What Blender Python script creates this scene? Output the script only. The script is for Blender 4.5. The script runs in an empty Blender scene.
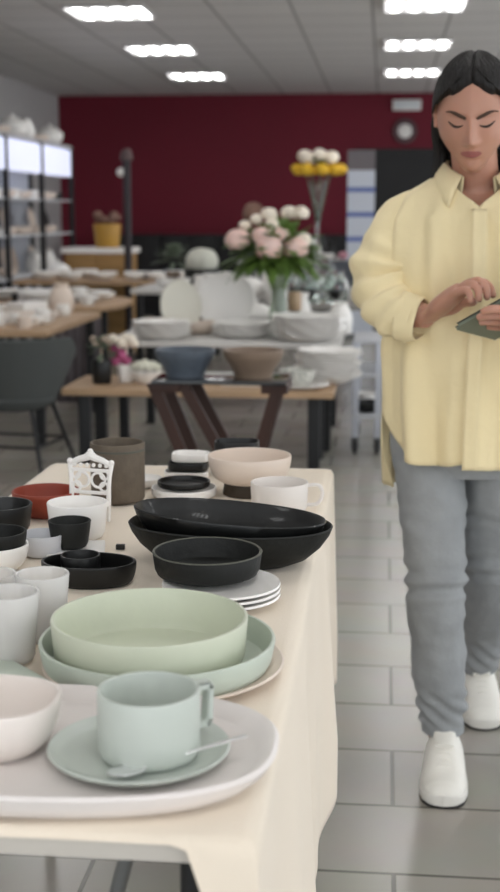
import bpy, bmesh, math, random
from math import pi, sin, cos, sqrt, atan, radians
from mathutils import Vector, Matrix, noise, Euler
from mathutils.bvhtree import BVHTree
random.seed(7)
S = bpy.context.scene
COL = S.collection
# ------------------------------------------------------------------ camera
F, HC = 1300.0, 1.28
TH = atan(232/F); PH = atan(135*cos(TH)/F)
FW = Vector((-sin(PH)*cos(TH), cos(PH)*cos(TH), -sin(TH)))
RT = Vector((cos(PH), sin(PH), 0)); UP = RT.cross(FW)
def ray(px, py): return FW + RT*((px-250)/F) - UP*((py-446)/F)
def P(px, py, y):
    r = ray(px, py); t = y/r.y
    return Vector((r.x*t, y, HC+r.z*t))
cam = bpy.data.cameras.new('camera'); co = bpy.data.objects.new('camera', cam); COL.objects.link(co)
co.matrix_world = Matrix(((RT.x, UP.x, -FW.x, 0), (RT.y, UP.y, -FW.y, 0), (RT.z, UP.z, -FW.z, HC), (0, 0, 0, 1)))
cam.sensor_fit = 'VERTICAL'; cam.sensor_height = 24; cam.lens = 24*F/892
cam.clip_start = .05; cam.clip_end = 100
cam.dof.use_dof = True; cam.dof.focus_distance = 1.9; cam.dof.aperture_fstop = 3.3
S.camera = co
# ------------------------------------------------------------------ materials
def lin(h):
    h = h.lstrip('#'); c = [int(h[i:i+2], 16)/255 for i in (0, 2, 4)]
    return tuple(x/12.92 if x <= .04045 else ((x+.055)/1.055)**2.4 for x in c) + (1,)
MATS = {}
def mat(name, col, rough=.5, metal=0, trans=0, bump=0, bscale=60, var=0, vscale=6, emis=0, coat=0, sheen=0, ior=1.45, sss=0, stretch=None, col2=None):
    if name in MATS: return MATS[name]
    m = bpy.data.materials.new(name); m.use_nodes = True; nt = m.node_tree; b = nt.nodes['Principled BSDF']
    c = lin(col); b.inputs['Base Color'].default_value = c
    b.inputs['Roughness'].default_value = rough; b.inputs['Metallic'].default_value = metal
    b.inputs['Transmission Weight'].default_value = trans; b.inputs['IOR'].default_value = ior
    b.inputs['Coat Weight'].default_value = coat; b.inputs['Sheen Weight'].default_value = sheen
    if sss: b.inputs['Subsurface Weight'].default_value = sss; b.inputs['Subsurface Radius'].default_value = (.008, .003, .0015); b.inputs['Subsurface Scale'].default_value = 1
    if emis: b.inputs['Emission Color'].default_value = c; b.inputs['Emission Strength'].default_value = emis
    tc = nt.nodes.new('ShaderNodeTexCoord'); mp = nt.nodes.new('ShaderNodeMapping')
    nt.links.new(tc.outputs['Object'], mp.inputs['Vector'])
    if stretch: mp.inputs['Scale'].default_value = stretch
    if bump:
        n = nt.nodes.new('ShaderNodeTexNoise'); n.inputs['Scale'].default_value = bscale; n.inputs['Detail'].default_value = 4
        nt.links.new(mp.outputs[0], n.inputs['Vector'])
        bp = nt.nodes.new('ShaderNodeBump'); bp.inputs['Strength'].default_value = bump; bp.inputs['Distance'].default_value = .01
        nt.links.new(n.outputs['Fac'], bp.inputs['Height']); nt.links.new(bp.outputs[0], b.inputs['Normal'])
    if var:
        n = nt.nodes.new('ShaderNodeTexNoise'); n.inputs['Scale'].default_value = vscale; n.inputs['Detail'].default_value = 5
        nt.links.new(mp.outputs[0], n.inputs['Vector'])
        r = nt.nodes.new('ShaderNodeValToRGB'); r.color_ramp.elements[0].position = .3; r.color_ramp.elements[1].position = .7
        d = lin(col2) if col2 else tuple(x*(1-var) for x in c[:3])+(1,)
        r.color_ramp.elements[0].color = d; r.color_ramp.elements[1].color = c
        nt.links.new(n.outputs['Fac'], r.inputs['Fac']); nt.links.new(r.outputs['Color'], b.inputs['Base Color'])
    MATS[name] = m; return m
def brickmat(name, c1, c2, cm, w, h, off, loc, rough, mortar=.004, spec=.5, vary=0):
    m = bpy.data.materials.new(name); m.use_nodes = True; nt = m.node_tree; b = nt.nodes['Principled BSDF']
    tc = nt.nodes.new('ShaderNodeTexCoord'); mp = nt.nodes.new('ShaderNodeMapping'); mp.inputs['Location'].default_value = loc
    br = nt.nodes.new('ShaderNodeTexBrick'); br.offset = off; br.inputs['Scale'].default_value = 1
    br.inputs['Brick Width'].default_value = w; br.inputs['Row Height'].default_value = h; br.inputs['Mortar Size'].default_value = mortar; br.inputs['Mortar Smooth'].default_value = .2
    br.inputs['Color1'].default_value = lin(c1); br.inputs['Color2'].default_value = lin(c2); br.inputs['Mortar'].default_value = lin(cm)
    nt.links.new(tc.outputs['Object'], mp.inputs[0]); nt.links.new(mp.outputs[0], br.inputs['Vector'])
    n = nt.nodes.new('ShaderNodeTexNoise'); n.inputs['Scale'].default_value = 5; n.inputs['Detail'].default_value = 6
    nt.links.new(tc.outputs['Object'], n.inputs['Vector'])
    mx = nt.nodes.new('ShaderNodeMix'); mx.data_type = 'RGBA'; mx.blend_type = 'MULTIPLY'; mx.inputs['Factor'].default_value = vary
    nt.links.new(br.outputs['Color'], mx.inputs['A']); nt.links.new(n.outputs['Color'], mx.inputs['B'])
    nt.links.new(mx.outputs['Result'], b.inputs['Base Color'])
    b.inputs['Roughness'].default_value = rough; b.inputs['Specular IOR Level'].default_value = spec
    bp = nt.nodes.new('ShaderNodeBump'); bp.inputs['Strength'].default_value = .4; bp.inputs['Distance'].default_value = .002; bp.invert = True
    nt.links.new(br.outputs['Fac'], bp.inputs['Height']); nt.links.new(bp.outputs[0], b.inputs['Normal'])
    return m
M_mint = mat('mint_glaze', '#cdd2bd', .35, bump=.03, var=.06, vscale=14)
M_mint2 = mat('pale_mint_glaze', '#c4cdc0', .35, bump=.03, var=.06, vscale=14)
M_cupmint = mat('cup_mint_glaze', '#c2c9c1', .3, bump=.03, var=.05, vscale=14)
M_white = mat('white_ceramic', '#f4f1ed', .35)
M_tray = mat('tray_ceramic', '#e6dfdb', .4, bump=.04, bscale=40)
M_cream = mat('cream_ceramic', '#e2d2c4', .45, var=.06)
M_black = mat('black_glaze', '#0c0d0d', .45, bump=.05, coat=.15)
M_blackm = mat('matt_black_stoneware', '#101210', .6, bump=.12, bscale=90)
M_rim = mat('worn_rim', '#55554c', .6)
M_pot = mat('taupe_stoneware', '#6a5f52', .7, bump=.15, bscale=120, var=.25, vscale=40)
M_red = mat('brick_red_glaze', '#9a4430', .5, var=.15)
M_cloth = mat('cream_linen', '#eaddcb', .85, bump=.12, bscale=300, sheen=.2)
M_metal = mat('steel', '#f0f0f0', .28, metal=1)
M_dark = mat('dark_powder_coat', '#1c1d1f', .5)
M_grey = mat('grey_powder_coat', '#6a6c6c', .5)
M_brown = mat('dark_stained_wood', '#3f241a', .5, var=.4, vscale=10, stretch=(1, 1, .15))
M_oak = mat('pale_oak', '#b99a79', .5, var=.2, vscale=8, stretch=(.2, 2, 2))
M_wood = mat('honey_wood', '#a88350', .5, var=.3, vscale=8, stretch=(.3, 2, 2))
M_dglass = mat('smoked_glass', '#14171a', .08, coat=.5)
M_glass = mat('clear_glass', '#eef5f2', .03, trans=1)
M_frost = mat('ribbed_milk_glass', '#fbf9f6', .2, trans=.45)
M_skin = mat('skin', '#c08f7a', .5, sss=.25, var=.08, vscale=9)
M_lip = mat('lips', '#9c5c5a', .45)
M_hair = mat('dark_brown_hair', '#15100e', .55, bump=.6, bscale=60, stretch=(6, 1, .35), var=.45, vscale=40)
M_shirt = mat('pale_yellow_cotton', '#efdeb2', .85, bump=.55, bscale=16, sheen=.15)
M_denim = mat('grey_denim', '#9da0a2', .85, bump=.5, bscale=26, var=.16, vscale=14)
M_shoe = mat('white_leather', '#efece4', .5)
M_sole = mat('white_rubber', '#e2dfd8', .6)
M_tread = mat('black_rubber', '#18181a', .7)
M_tabback = mat('sage_grey_case', '#6f7666', .55)
M_screen = mat('tablet_screen', '#0d0f12', .1)
M_chair = mat('charcoal_felt', '#4b4e4d', .9, bump=.1)
M_leaf = mat('green_leaf', '#5f7d34', .55, var=.35, vscale=20)
M_leafg = mat('grey_green_leaf', '#6e7a66', .6, var=.3, vscale=20)
M_pink = mat('pale_pink_petal', '#efccc2', .6, sss=.1)
M_petal = mat('cream_petal', '#f1e6d6', .6)
M_yellow = mat('yellow_petal', '#dcb02a', .6)
M_magenta = mat('magenta_petal', '#b0567f', .6)
M_lime = mat('lime_green_glaze', '#8fc43a', .4)
M_blue = mat('blue_grey_glaze', '#5f6873', .4, bump=.05, var=.2, vscale=30)
M_tan = mat('taupe_brown_glaze', '#8a7767', .5, var=.15, vscale=20)
M_gold = mat('amber_glaze', '#b58a3a', .4)
M_twig = mat('dried_flower', '#8a6a5c', .8, var=.3)
# ------------------------------------------------------------------ mesh helpers
def empty(name, loc, label=None, cat=None, group=None, rz=0):
    o = bpy.data.objects.new(name, None); COL.objects.link(o); o.location = loc; o.rotation_euler = (0, 0, rz); o.empty_display_size = .1
    if label: o['label'] = label; o['category'] = cat
    if group: o['group'] = group
    return o
def tag(o, label, cat, group=None, kind=None):
    o['label'] = label; o['category'] = cat
    if group: o['group'] = group
    elif 'group' in o.keys(): del o['group']
    if kind: o['kind'] = kind
    return o
def link(name, bm, m, parent=None, loc=(0, 0, 0), rot=(0, 0, 0), smooth=True, angle=42, recalc=True):
    if recalc: bmesh.ops.recalc_face_normals(bm, faces=bm.faces)
    for f in bm.faces: f.smooth = smooth
    if smooth:
        for e in bm.edges:
            if len(e.link_faces) == 2 and e.calc_face_angle(0) > radians(angle): e.smooth = False
    me = bpy.data.meshes.new(name); bm.to_mesh(me); bm.free()
    for x in (m if isinstance(m, (list, tuple)) else [m]): me.materials.append(x)
    o = bpy.data.objects.new(name, me); COL.objects.link(o); o.location = loc; o.rotation_euler = rot
    if parent: o.parent = parent
    return o
def box(bm, x0, x1, y0, y1, z0, z1, bev=0, mi=0):
    r = bmesh.ops.create_cube(bm, size=1)
    for v in r['verts']:
        v.co = Vector(((x0+x1)/2+v.co.x*(x1-x0), (y0+y1)/2+v.co.y*(y1-y0), (z0+z1)/2+v.co.z*(z1-z0)))
    fs = set(f for v in r['verts'] for f in v.link_faces)
    for f in fs: f.material_index = mi
    if bev:
        es = set(e for f in fs for e in f.edges)
        bmesh.ops.bevel(bm, geom=list(es), offset=bev, segments=2, profile=.7, affect='EDGES')
    return bm
def lathe(bm, prof, n=48, sx=1, sy=1, c=(0, 0, 0), pw=2.0, tilt=None, mi=0):
    rings = []
    for r, z in prof:
        if r < 1e-6: rings.append([bm.verts.new((c[0], c[1], c[2]+z))]); continue
        row = []
        for i in range(n):
            a = 2*pi*i/n; ca, sa = cos(a), sin(a)
            k = (abs(ca)**pw+abs(sa)**pw)**(-1/pw)
            row.append(bm.verts.new((c[0]+r*k*ca*sx, c[1]+r*k*sa*sy, c[2]+z)))
        rings.append(row)
    for a, b in zip(rings, rings[1:]):
        for i in range(n):
            j = (i+1) % n
            vs = ([a[0]] if len(a) == 1 else [a[i], a[j]]) + ([b[0]] if len(b) == 1 else [b[j], b[i]])
            if len(vs) > 2:
                f = bm.faces.new(vs); f.material_index = mi
    return rings
def pcyl(R, h, t=.004, c=.008, rb=None):
    rb = rb if rb else R
    return [(0, 0), (rb-c, 0), (rb-c*.35, c*.3), (rb, c), (R, h-t*.5), (R-t*.15, h-t*.12), (R-t*.5, h), (R-t*.85, h-t*.12), (R-t, h-t*.5), (rb-t, c+t), (rb-t-c*.3, t+c*.3), (rb-t-c, t), (0, t)]
def pbowl(R, rb, h, t=.004, k=.6, foot=.003, tz=.004):
    o = [(0, 0), (rb*.8, 0), (rb, foot*.3), (rb, foot)]
    N = 9
    def rr(s): return rb+(R-rb)*(1-(1-s)**2)**k
    for i in range(1, N): s = i/N; o.append((rr(s*s), foot+(h-foot)*s*s if False else foot+(h-foot)*s*s))
    o += [(R, h-tz*.5), (R-t*.15, h-tz*.1), (R-t*.5, h), (R-t*.85, h-tz*.1), (R-t, h-tz*.5)]
    for i in range(N-1, 0, -1): s = i/N; o.append((max(rr(s*s)-t, .001), max(foot+(h-foot)*s*s, tz+foot)))
    o.append((rb*.6, tz+foot)); o.append((0, tz+foot))
    return o
def catmull(pts, n):
    pts = [tuple(p) for p in pts]; out = []
    K = len(pts[0]); m = len(pts)-1
    for i in range(n+1):
        t = i/n*m; k = min(int(t), m-1); u = t-k
        p0, p1, p2, p3 = pts[max(k-1, 0)], pts[k], pts[k+1], pts[min(k+2, m)]
        out.append(tuple(.5*(2*p1[j]+(p2[j]-p0[j])*u+(2*p0[j]-5*p1[j]+4*p2[j]-p3[j])*u*u+(3*p1[j]-p0[j]-3*p2[j]+p3[j])*u**3) for j in range(K)))
    return out
def tube(bm, pts, n=24, seg=10, cap=True, disp=None, flat=1.0, ref=None, spline=True, mi=0, close_in=False):
    """pts: (x,y,z,r); swept tube with parallel frames"""
    q = catmull(pts, n) if spline else [tuple(p) for p in pts]
    C = [Vector(p[:3]) for p in q]; N = len(C)
    up = Vector(ref) if ref else None; rings = []; prev = None
    for i in range(N):
        t = (C[min(i+1, N-1)]-C[max(i-1, 0)]).normalized()
        if prev is None:
            a = up if up and abs(up.dot(t)) < .95 else (Vector((0, 0, 1)) if abs(t.z) < .9 else Vector((1, 0, 0)))
            a = (a-t*a.dot(t)).normalized()
        else: a = (prev-t*prev.dot(t)).normalized()
        prev = a; b = t.cross(a); row = []
        for j in range(seg):
            g = 2*pi*j/seg; r = q[i][3]
            p = C[i]+a*cos(g)*r*flat+b*sin(g)*r
            if disp:
                d = (a*cos(g)+b*sin(g)); p = p+d*disp(i/(N-1), g, p)
            row.append(bm.verts.new(p))
        rings.append(row)
    for A, B in zip(rings, rings[1:]):
        for j in range(seg):
            k = (j+1) % seg; f = bm.faces.new((A[j], A[k], B[k], B[j])); f.material_index = mi
    if cap:
        for R in (rings[0], rings[-1]):
            f = bm.faces.new(R); f.material_index = mi
    return rings
def rod(bm, a, b, r, seg=8, r2=None):
    return tube(bm, [tuple(a)+(r,), tuple(b)+(r if r2 is None else r2,)], seg=seg, spline=False)
def ball(bm, c, r, sx=1, sy=1, sz=1, u=14, v=10, rot=None):
    res = bmesh.ops.create_uvsphere(bm, u_segments=u, v_segments=v, radius=r)
    for x in res['verts']:
        p = Vector((x.co.x*sx, x.co.y*sy, x.co.z*sz))
        if rot: p.rotate(rot)
        x.co = p+Vector(c)
def copy_tree(o, parent=None, loc=None, label=None, group=None, rz=None):
    c = o.copy(); COL.objects.link(c)
    if parent: c.parent = parent
    if loc is not None: c.location = loc
    if rz is not None: c.rotation_euler[2] = rz
    if label: c['label'] = label
    if group: c['group'] = group
    for ch in list(o.children): copy_tree(ch, c)
    return c
BM = bmesh.new
# ------------------------------------------------------------------ the room
XL, XR, YB, YF, ZC = -4.28, 4.4, 17.2, -3.0, 2.8
def structure(name, m, *b):
    bm = BM(); box(bm, *b); o = link(name, bm, m, smooth=False); o['kind'] = 'structure'; return o
m_floor = brickmat('grey_floor_tile', '#a9a59c', '#b1ada4', '#716f67', .6, .3, .5, (-.04+6, -2.69+9.3, 0), .22, .005, .6, .18)
m_ceil = brickmat('ceiling_tile', '#cfcdcb', '#d2d0ce', '#9b9998', .6, .6, 0, (.12+6, .3, 0), .9, .012, .2)
m_redw = mat('crimson_wall_paint', '#711329', .7, var=.12, vscale=1.2)
m_wall = mat('off_white_wall_paint', '#b9b7b6', .8, var=.04)
structure('floor', m_floor, XL, XR, YF, YB, -.1, 0)
structure('ceiling', m_ceil, XL, XR, YF, YB, ZC, ZC+.1)
structure('wall_back', m_redw, XL-.1, XR+.1, YB, YB+.1, -.1, ZC+.1)
structure('wall_left', m_wall, XL-.1, XL, YF, YB, -.1, ZC+.1)
structure('wall_right', m_wall, XR, XR+.1, YF, YB, -.1, .12)  # unseen side, cut down to a low sill and posts to let daylight in
for k in range(9):
    y = YF+k*2.5
    structure('trim_%d' % (k+10), m_wall, XR, XR+.1, y, y+.15, .12, ZC+.1)
structure('baseboard_back', m_wall, XL, XR, YB-.015, YB, 0, .09)
# dark doorway in the red wall
dk = mat('black_door_paint', '#141315', .5)
structure('door_1', dk, -.32, .75, YB-.04, YB, 0, 2.04)
structure('trim_1', dk, -.4, -.32, YB-.06, YB, 0, 2.1)
structure('trim_2', dk, -.32, .75, YB-.06, YB, 2.04, 2.1)
structure('trim_3', dk, .75, .83, YB-.06, YB, 0, 2.1)
# ceiling lights
m_lamp = mat('lit_diffuser', '#ffffff', .5, emis=8.5)
m_frame = mat('lamp_frame_white', '#c9c8c8', .5)
L0 = empty('ceiling_light', (-2.1, 10.12, ZC), 'lit louvred ceiling panel, lowest in view of the left row', 'ceiling light', 'ceiling light panels')
bm = BM()
for a in (-.3, -.155, -.005, .145, .29): box(bm, a, a+.012, -.3, .3, -.028, 0)
for a in (-.3, .288): box(bm, -.3, .302, a, a+.012, -.028, 0)
link('frame', bm, m_frame, L0, smooth=False)
for k in range(4):
    bm = BM(); x = -.215+k*.147
    rr = [(x-.055, -.27), (x+.055, -.27), (x+.055, .27), (x-.055, .27)]
    box(bm, x-.033, x+.033, -.27, .27, -.02, -.001, .006)
    link('lamp_tube', bm, m_lamp, L0)
order = ['nearest in view', 'middle', 'farthest']
first = True
for cx, side in ((-2.1, 'left'), (.26, 'right')):
    for k, y in enumerate((10.12, 12.4, 14.75)):
        lab = 'lit four-tube ceiling panel, %s of the %s row of three' % (order[k], side)
        if first: L0['label'] = lab; first = False; continue
        copy_tree(L0, loc=(cx, y-(0 if side == 'left' else .15), ZC), label=lab)
for cx in (-2.1, .26, 2.9):
    for y in (-2, .3, 2.9, 5.3, 7.7):
        copy_tree(L0, loc=(cx, y, ZC), label='lit four-tube ceiling panel overhead, outside the picture', group='overhead ceiling panels')
for y in (10.1, 12.4, 14.7):
    copy_tree(L0, loc=(2.9, y, ZC), label='lit four-tube ceiling panel overhead, outside the picture', group='overhead ceiling panels')
# things on the red wall
def at(px, py, y): return P(px, py, y)
r = empty('emergency_light', P(407, 105, YB-.05), 'small white rectangular emergency light high on the red wall', 'light')
bm = BM(); box(bm, -.18, .18, -.03, .048, -.065, .065, .012); link('housing', bm, M_white, r)
bm = BM(); box(bm, -.16, .16, -.036, -.03, -.05, .05, .002); link('lens', bm, mat('lens_white', '#dfe3e6', .3), r)
r = empty('wall_clock', P(405, 131, YB-.03), 'round wall clock with grey rim below the emergency light', 'clock')
bm = BM(); lathe(bm, [(0, 0), (.15, 0), (.16, .01), (.16, .03), (.145, .035), (.14, .02), (0, .02)], 32); link('clock_case', bm, mat('clock_grey', '#5a3f44', .5), r, (0, .029, 0), (pi/2, 0, 0))
bm = BM(); lathe(bm, [(0, 0), (.09, 0), (.085, .004), (0, .006)], 28); link('dial', bm, M_white, r, (0, .008, 0), (pi/2, 0, 0))
r = empty('roll_up_banner', (P(361, 200, 13.6).x, 13.6, 0), 'tall white and blue striped banner stand left of the dark doorway', 'banner')
bm = BM(); box(bm, -.14, .14, -.008, .008, .05, 1.92); link('banner_panel', bm, mat('banner_white', '#c3c8d2', .6), r, smooth=False)
for z in (.5, .75, 1.0, 1.25, 1.50):
    bm = BM(); box(bm, -.141, .141, -.011, -.008, z, z+.05); link('blue_stripe', bm, mat('banner_blue', '#6472a8', .6), r, smooth=False)
bm = BM(); box(bm, -.141, .141, -.012, -.0081, 1.72, 1.92); link('grey_header', bm, mat('banner_grey', '#6b6568', .6), r, smooth=False)
bm = BM(); box(bm, -.16, .16, -.1, .1, 0, .05, .01); link('base', bm, M_grey, r)
# low black cabinets along the red wall
for k in range(5):
    x = -3.2+k*.72
    r = empty('low_cabinet', (x, 16.7, 0), 'black low cabinet against the red wall, number %s from the left' % ['one', 'two', 'three', 'four', 'five'][k] if False else 'black low cabinet standing in the row against the red wall', 'cabinet', 'black cabinets along the red wall')
    bm = BM(); box(bm, -.355, .355, -.22, .22, .08, 1.02, .004); link('body', bm, dk, r)
    bm = BM(); box(bm, -.34, -.005, -.235, -.22, .1, 1.0, .003); link('door', bm, dk, r)
    bm = BM(); box(bm, .005, .34, -.235, -.22, .1, 1.0, .003); link('door', bm, dk, r)
    bm = BM(); box(bm, -.33, .33, -.2, .2, 0, .08); link('plinth', bm, M_dark, r, smooth=False)
# ------------------------------------------------------------------ crockery prototypes for the background
PROTO = {}
def proto(kind):
    """first call builds, later calls copy"""
    if kind in PROTO: return copy_tree(PROTO[kind])
    bm = BM()
    if kind == 'plate': lathe(bm, [(0, 0), (.07, 0), (.08, .004), (.13, .02), (.128, .024), (.08, .009), (0, .007)], 32)
    elif kind == 'bowl': lathe(bm, pbowl(.09, .04, .06), 32)
    elif kind == 'dish': lathe(bm, pbowl(.13, .07, .05), 32, sy=.7)
    elif kind == 'cup': lathe(bm, pcyl(.042, .075), 28)
    elif kind == 'jar': lathe(bm, [(0, 0), (.05, 0), (.07, .03), (.075, .08), (.055, .13), (.04, .15), (.045, .17), (.04, .17), (.036, .15), (.05, .12), (.065, .08), (0, .02)], 28)
    elif kind == 'pitcher': lathe(bm, [(0, 0), (.05, 0), (.065, .04), (.06, .1), (.04, .17), (.05, .2), (.046, .2), (.036, .17), (.055, .1), (0, .02)], 28)
    elif kind == 'box': box(bm, -.09, .09, -.06, .06, 0, .07, .008)
    elif kind == 'tureen': lathe(bm, pbowl(.12, .06, .1)[:14]+[(.1, .12), (.05, .15), (.015, .155), (.018, .18), (0, .185)], 28)
    o = link({'plate': 'plate', 'bowl': 'bowl', 'dish': 'serving_dish', 'cup': 'cup', 'jar': 'jar', 'pitcher': 'pitcher', 'box': 'lidded_box', 'tureen': 'tureen'}[kind], bm, M_white)
    if kind in ('cup', 'pitcher'):
        bm = BM(); R, z0, z1 = (.042, .018, .06) if kind == 'cup' else (.055, .06, .17)
        tube(bm, [(R-.002, 0, z1, .005), (R+.026, 0, z1, .005), (R+.03, 0, (z0+z1)/2, .005), (R+.018, 0, z0, .005), (R-.003, 0, z0, .005)], 12, 6); link('handle', bm, M_white, o)
    if kind == 'tureen': pass
    PROTO[kind] = o; return o
OCC = {}
def put(kind, x, y, z, label, cat, group, s=1, m=None, rz=None, rot=None):
    o = proto(kind); o.location = (x, y, z); o.scale = (s, s, s)
    o.rotation_euler = rot if rot else (0, 0, random.uniform(0, 6) if rz is None else rz)
    if m:
        o.data = o.data.copy(); o.data.materials[0] = m
        for ch in o.children:
            ch.data = ch.data.copy(); ch.data.materials[0] = m
    tag(o, label, cat, group); return o
def scatter(x0, x1, y0, y1, z, n, kinds, where, gname, mats=None, smin=.8, smax=1.3, avoid=()):
    pts = [(a[0], a[1], a[2]) for a in avoid]; c = 0
    RAD = dict(plate=.13, bowl=.09, dish=.13, cup=.07, jar=.075, pitcher=.08, box=.1, tureen=.125)
    for _ in range(n*30):
        if c >= n: break
        k = random.choice(kinds); s = random.uniform(smin, smax); R = RAD[k]*s
        x = random.uniform(x0+R, x1-R); y = random.uniform(y0+R, y1-R)
        if any((x-a)**2+(y-b)**2 < (R+q+.005)**2 for a, b, q in pts): continue
        pts.append((x, y, R)); c += 1
        nm = {'plate': 'plate', 'bowl': 'round bowl', 'dish': 'oval dish', 'cup': 'mug', 'jar': 'jar', 'pitcher': 'pitcher', 'box': 'lidded box', 'tureen': 'lidded tureen'}[k]
        mm = random.choice(mats) if mats else None
        cn = 'white' if (mm is None or mm is M_white) else {'black_glaze': 'black', 'cream_ceramic': 'cream', 'steel': 'silver', 'clear_glass': 'clear glass', 'blue_grey_glaze': 'blue grey'}.get(mm.name, 'coloured')
        lab = '%s %s among the crockery on %s' % (cn, nm, where)
        cat = nm.split()[-1]
        if k == 'plate':
            for q in range(random.randint(2, 5)):
                put(k, x, y, z+q*.013*s, '%s plate in a small stack on %s' % (cn, where), 'plate', 'stacked %s plates on %s' % (cn, gname), s, mm, 0)
        else: put(k, x, y, z, lab, cat, '%s %s%s on %s' % (cn, nm, 'es' if nm[-1] in 'xh' else 's', gname), s, mm)
def table(name, x0, x1, y0, y1, z, top, leg, label, cat='table', th=.035, lr=.025, inset=.06, bev=.006, apron=None, legs=True):
    r = empty(name, ((x0+x1)/2, (y0+y1)/2, 0), label, cat); hx, hy = (x1-x0)/2, (y1-y0)/2
    bm = BM(); box(bm, -hx, hx, -hy, hy, z-th, z, bev); link('tabletop', bm, top, r)
    for a in (-1, 1):
        for b in (-1, 1):
            bm = BM(); cx, cy = a*(hx-inset), b*(hy-inset); box(bm, cx-lr, cx+lr, cy-lr, cy+lr, 0, z-th, .003); link('leg', bm, leg, r)
    if apron:
        bm = BM(); box(bm, -hx+inset, hx-inset, -hy+inset+.03, -hy+inset+.05, z-th-.07, z-th); box(bm, -hx+inset, hx-inset, hy-inset-.05, hy-inset-.03, z-th-.07, z-th)
        link('apron', bm, apron, r, smooth=False)
    return r
# left run of wooden tables
table('display_table', -3.4, -1.83, 6.95, 8.35, .65, M_oak, M_dark, 'pale wooden display table right behind the charcoal chair')
scatter(-3.3, -1.9, 7.0, 8.3, .65, 70, ['bowl', 'cup', 'box', 'jar', 'dish', 'plate', 'bowl'], 'the wooden table behind the charcoal chair', 'the near wooden table', [M_white, M_white, M_white, M_cream])
r = empty('display_table', (-2.7, 9.25, 0), 'pale wooden table with rounded corners behind the first wooden table', 'table')
bm = BM(); lathe(bm, [(0, 0), (.86, 0), (.87, .01), (.87, .03), (.86, .04), (0, .04)], 64, sx=1.0, sy=.82, pw=3.2); link('tabletop', bm, M_oak, r, (0, 0, .62))
for a in (-.6, .6):
    for b in (-.45, .45):
        bm = BM(); rod(bm, (a, b, 0), (a, b, .62), .025); link('leg', bm, M_dark, r)
bm = BM()
for a in (-.62, .3): pass
tube(bm, [(.38, -.5, .6, .01), (.38, -.5, .2, .01)], 4, 4)
bm.free()
scatter(-3.4, -1.95, 8.7, 9.8, .66, 56, ['bowl', 'cup', 'plate', 'plate', 'dish'], 'the round-cornered wooden table', 'the round-cornered table', [M_white, M_white, M_white, M_black])
bm = BM(); box(bm, -.16, .16, -.1, .1, 0, .018, .006); o = link('serving_board', bm, M_black, loc=(P(24, 293, 7.6).x-.0, 6.99+.5, .715)); o.location.z = .65
tag(o, 'black flat serving board at the left end of the wooden table', 'board')
# grey fabric skirt hung under second table edge
bm = BM()
g = []
for i in range(25):
    x = -.16+i*.32/24; g.append([bm.verts.new((x, .012*sin(i*1.5), z)) for z in (0, .2, .4, .58)])
for a, b in zip(g, g[1:]):
    for j in range(3): bm.faces.new((a[j], b[j], b[j+1], a[j+1]))
o = link('table_skirt', bm, mat('mauve_grey_cloth', '#6b6467', .9), loc=(-2.02, 8.5, .03)); sm = o.modifiers.new('s', 'SOLIDIFY'); sm.thickness = .004
tag(o, 'mauve grey cloth hanging below the wooden table edge', 'cloth')
# ---- shelving unit with lit panels on the left
r = empty('display_shelf', (-3.55, 12.0, 0), 'tall black framed shelving with lit white header panels by left wall', 'shelf')
bays = [10.0, 11.2, 12.4, 13.6]
for y in bays:
    for a, b in ((-.18, -.14), (.26, .3)):
        bm = BM(); box(bm, a, b, y-12-.035, y-12+.035, 0, 1.95, .002); link('upright', bm, M_dark, r)
for k in range(3):
    a, b = bays[k]-12+.02, bays[k+1]-12-.02
    for z in (.35, .72, 1.09, 1.42):
        bm = BM(); box(bm, -.17, .29, a, b, z-.012, z, .001); link('shelf_board', bm, mat('shelf_white', '#e2e4e8', .5), r)
    bm = BM(); box(bm, .2, .29, a, b, 1.66, 1.93, .004); link('lit_header_panel', bm, mat('lit_panel', '#e4e8ff', .5, emis=.35), r)
    bm = BM(); box(bm, -.18, -.165, a, b, .1, 1.93); link('back_panel', bm, mat('shelf_back_grey', '#d0d3da', .6), r, smooth=False)
bm = BM(); box(bm, -.2, .3, -2.02, 1.62, 1.95, 1.975, .003); link('top_board', bm, mat('shelf_top', '#b5b3b2', .6), r)
nz = {0: 'lowest', 1: 'second lowest', 2: 'middle', 3: 'upper'}
for k in range(3):
    a, b = bays[k]+.12, bays[k+1]-.12
    for zi, z in enumerate((.35, .72, 1.09, 1.42)):
        y = a+.08
        while y < b:
            kd = random.choice(['bowl', 'plate', 'jar', 'plate', 'dish', 'plate']); blk = random.random() < .13
            if zi == 3: kd = random.choice(['bowl', 'cup'])
            if kd == 'plate':
                o = put('plate', -3.52, y, z+.127, '%s plate standing upright on the %s shelf beside left wall' % ('black' if blk else 'white', nz[zi]), 'plate', 'upright plates on the %s shelf' % nz[zi], .95, M_black if blk else None, rot=(0, radians(78), 0))
                y += .25
            else:
                w = {'bowl': 'bowl', 'jar': 'jar', 'cup': 'cup', 'dish': 'dish'}[kd]
                put(kd, -3.42, y, z, '%s %s on the %s shelf of the black framed shelving' % ('black' if blk else 'white', w, nz[zi]), w, '%s%s on the %s shelf' % (w, 'es' if w == 'dish' else 's', nz[zi]), 1.2, M_black if blk else None)
                y += .27
for i in range(8):
    put(random.choice(['tureen', 'jar', 'bowl']), -3.42, 10.2+i*.45, 1.975, 'white pot standing on top of the black framed shelving', 'pot', 'pots on top of the shelving', 1.15)
p = P(46, 276, 10.2)
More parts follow.
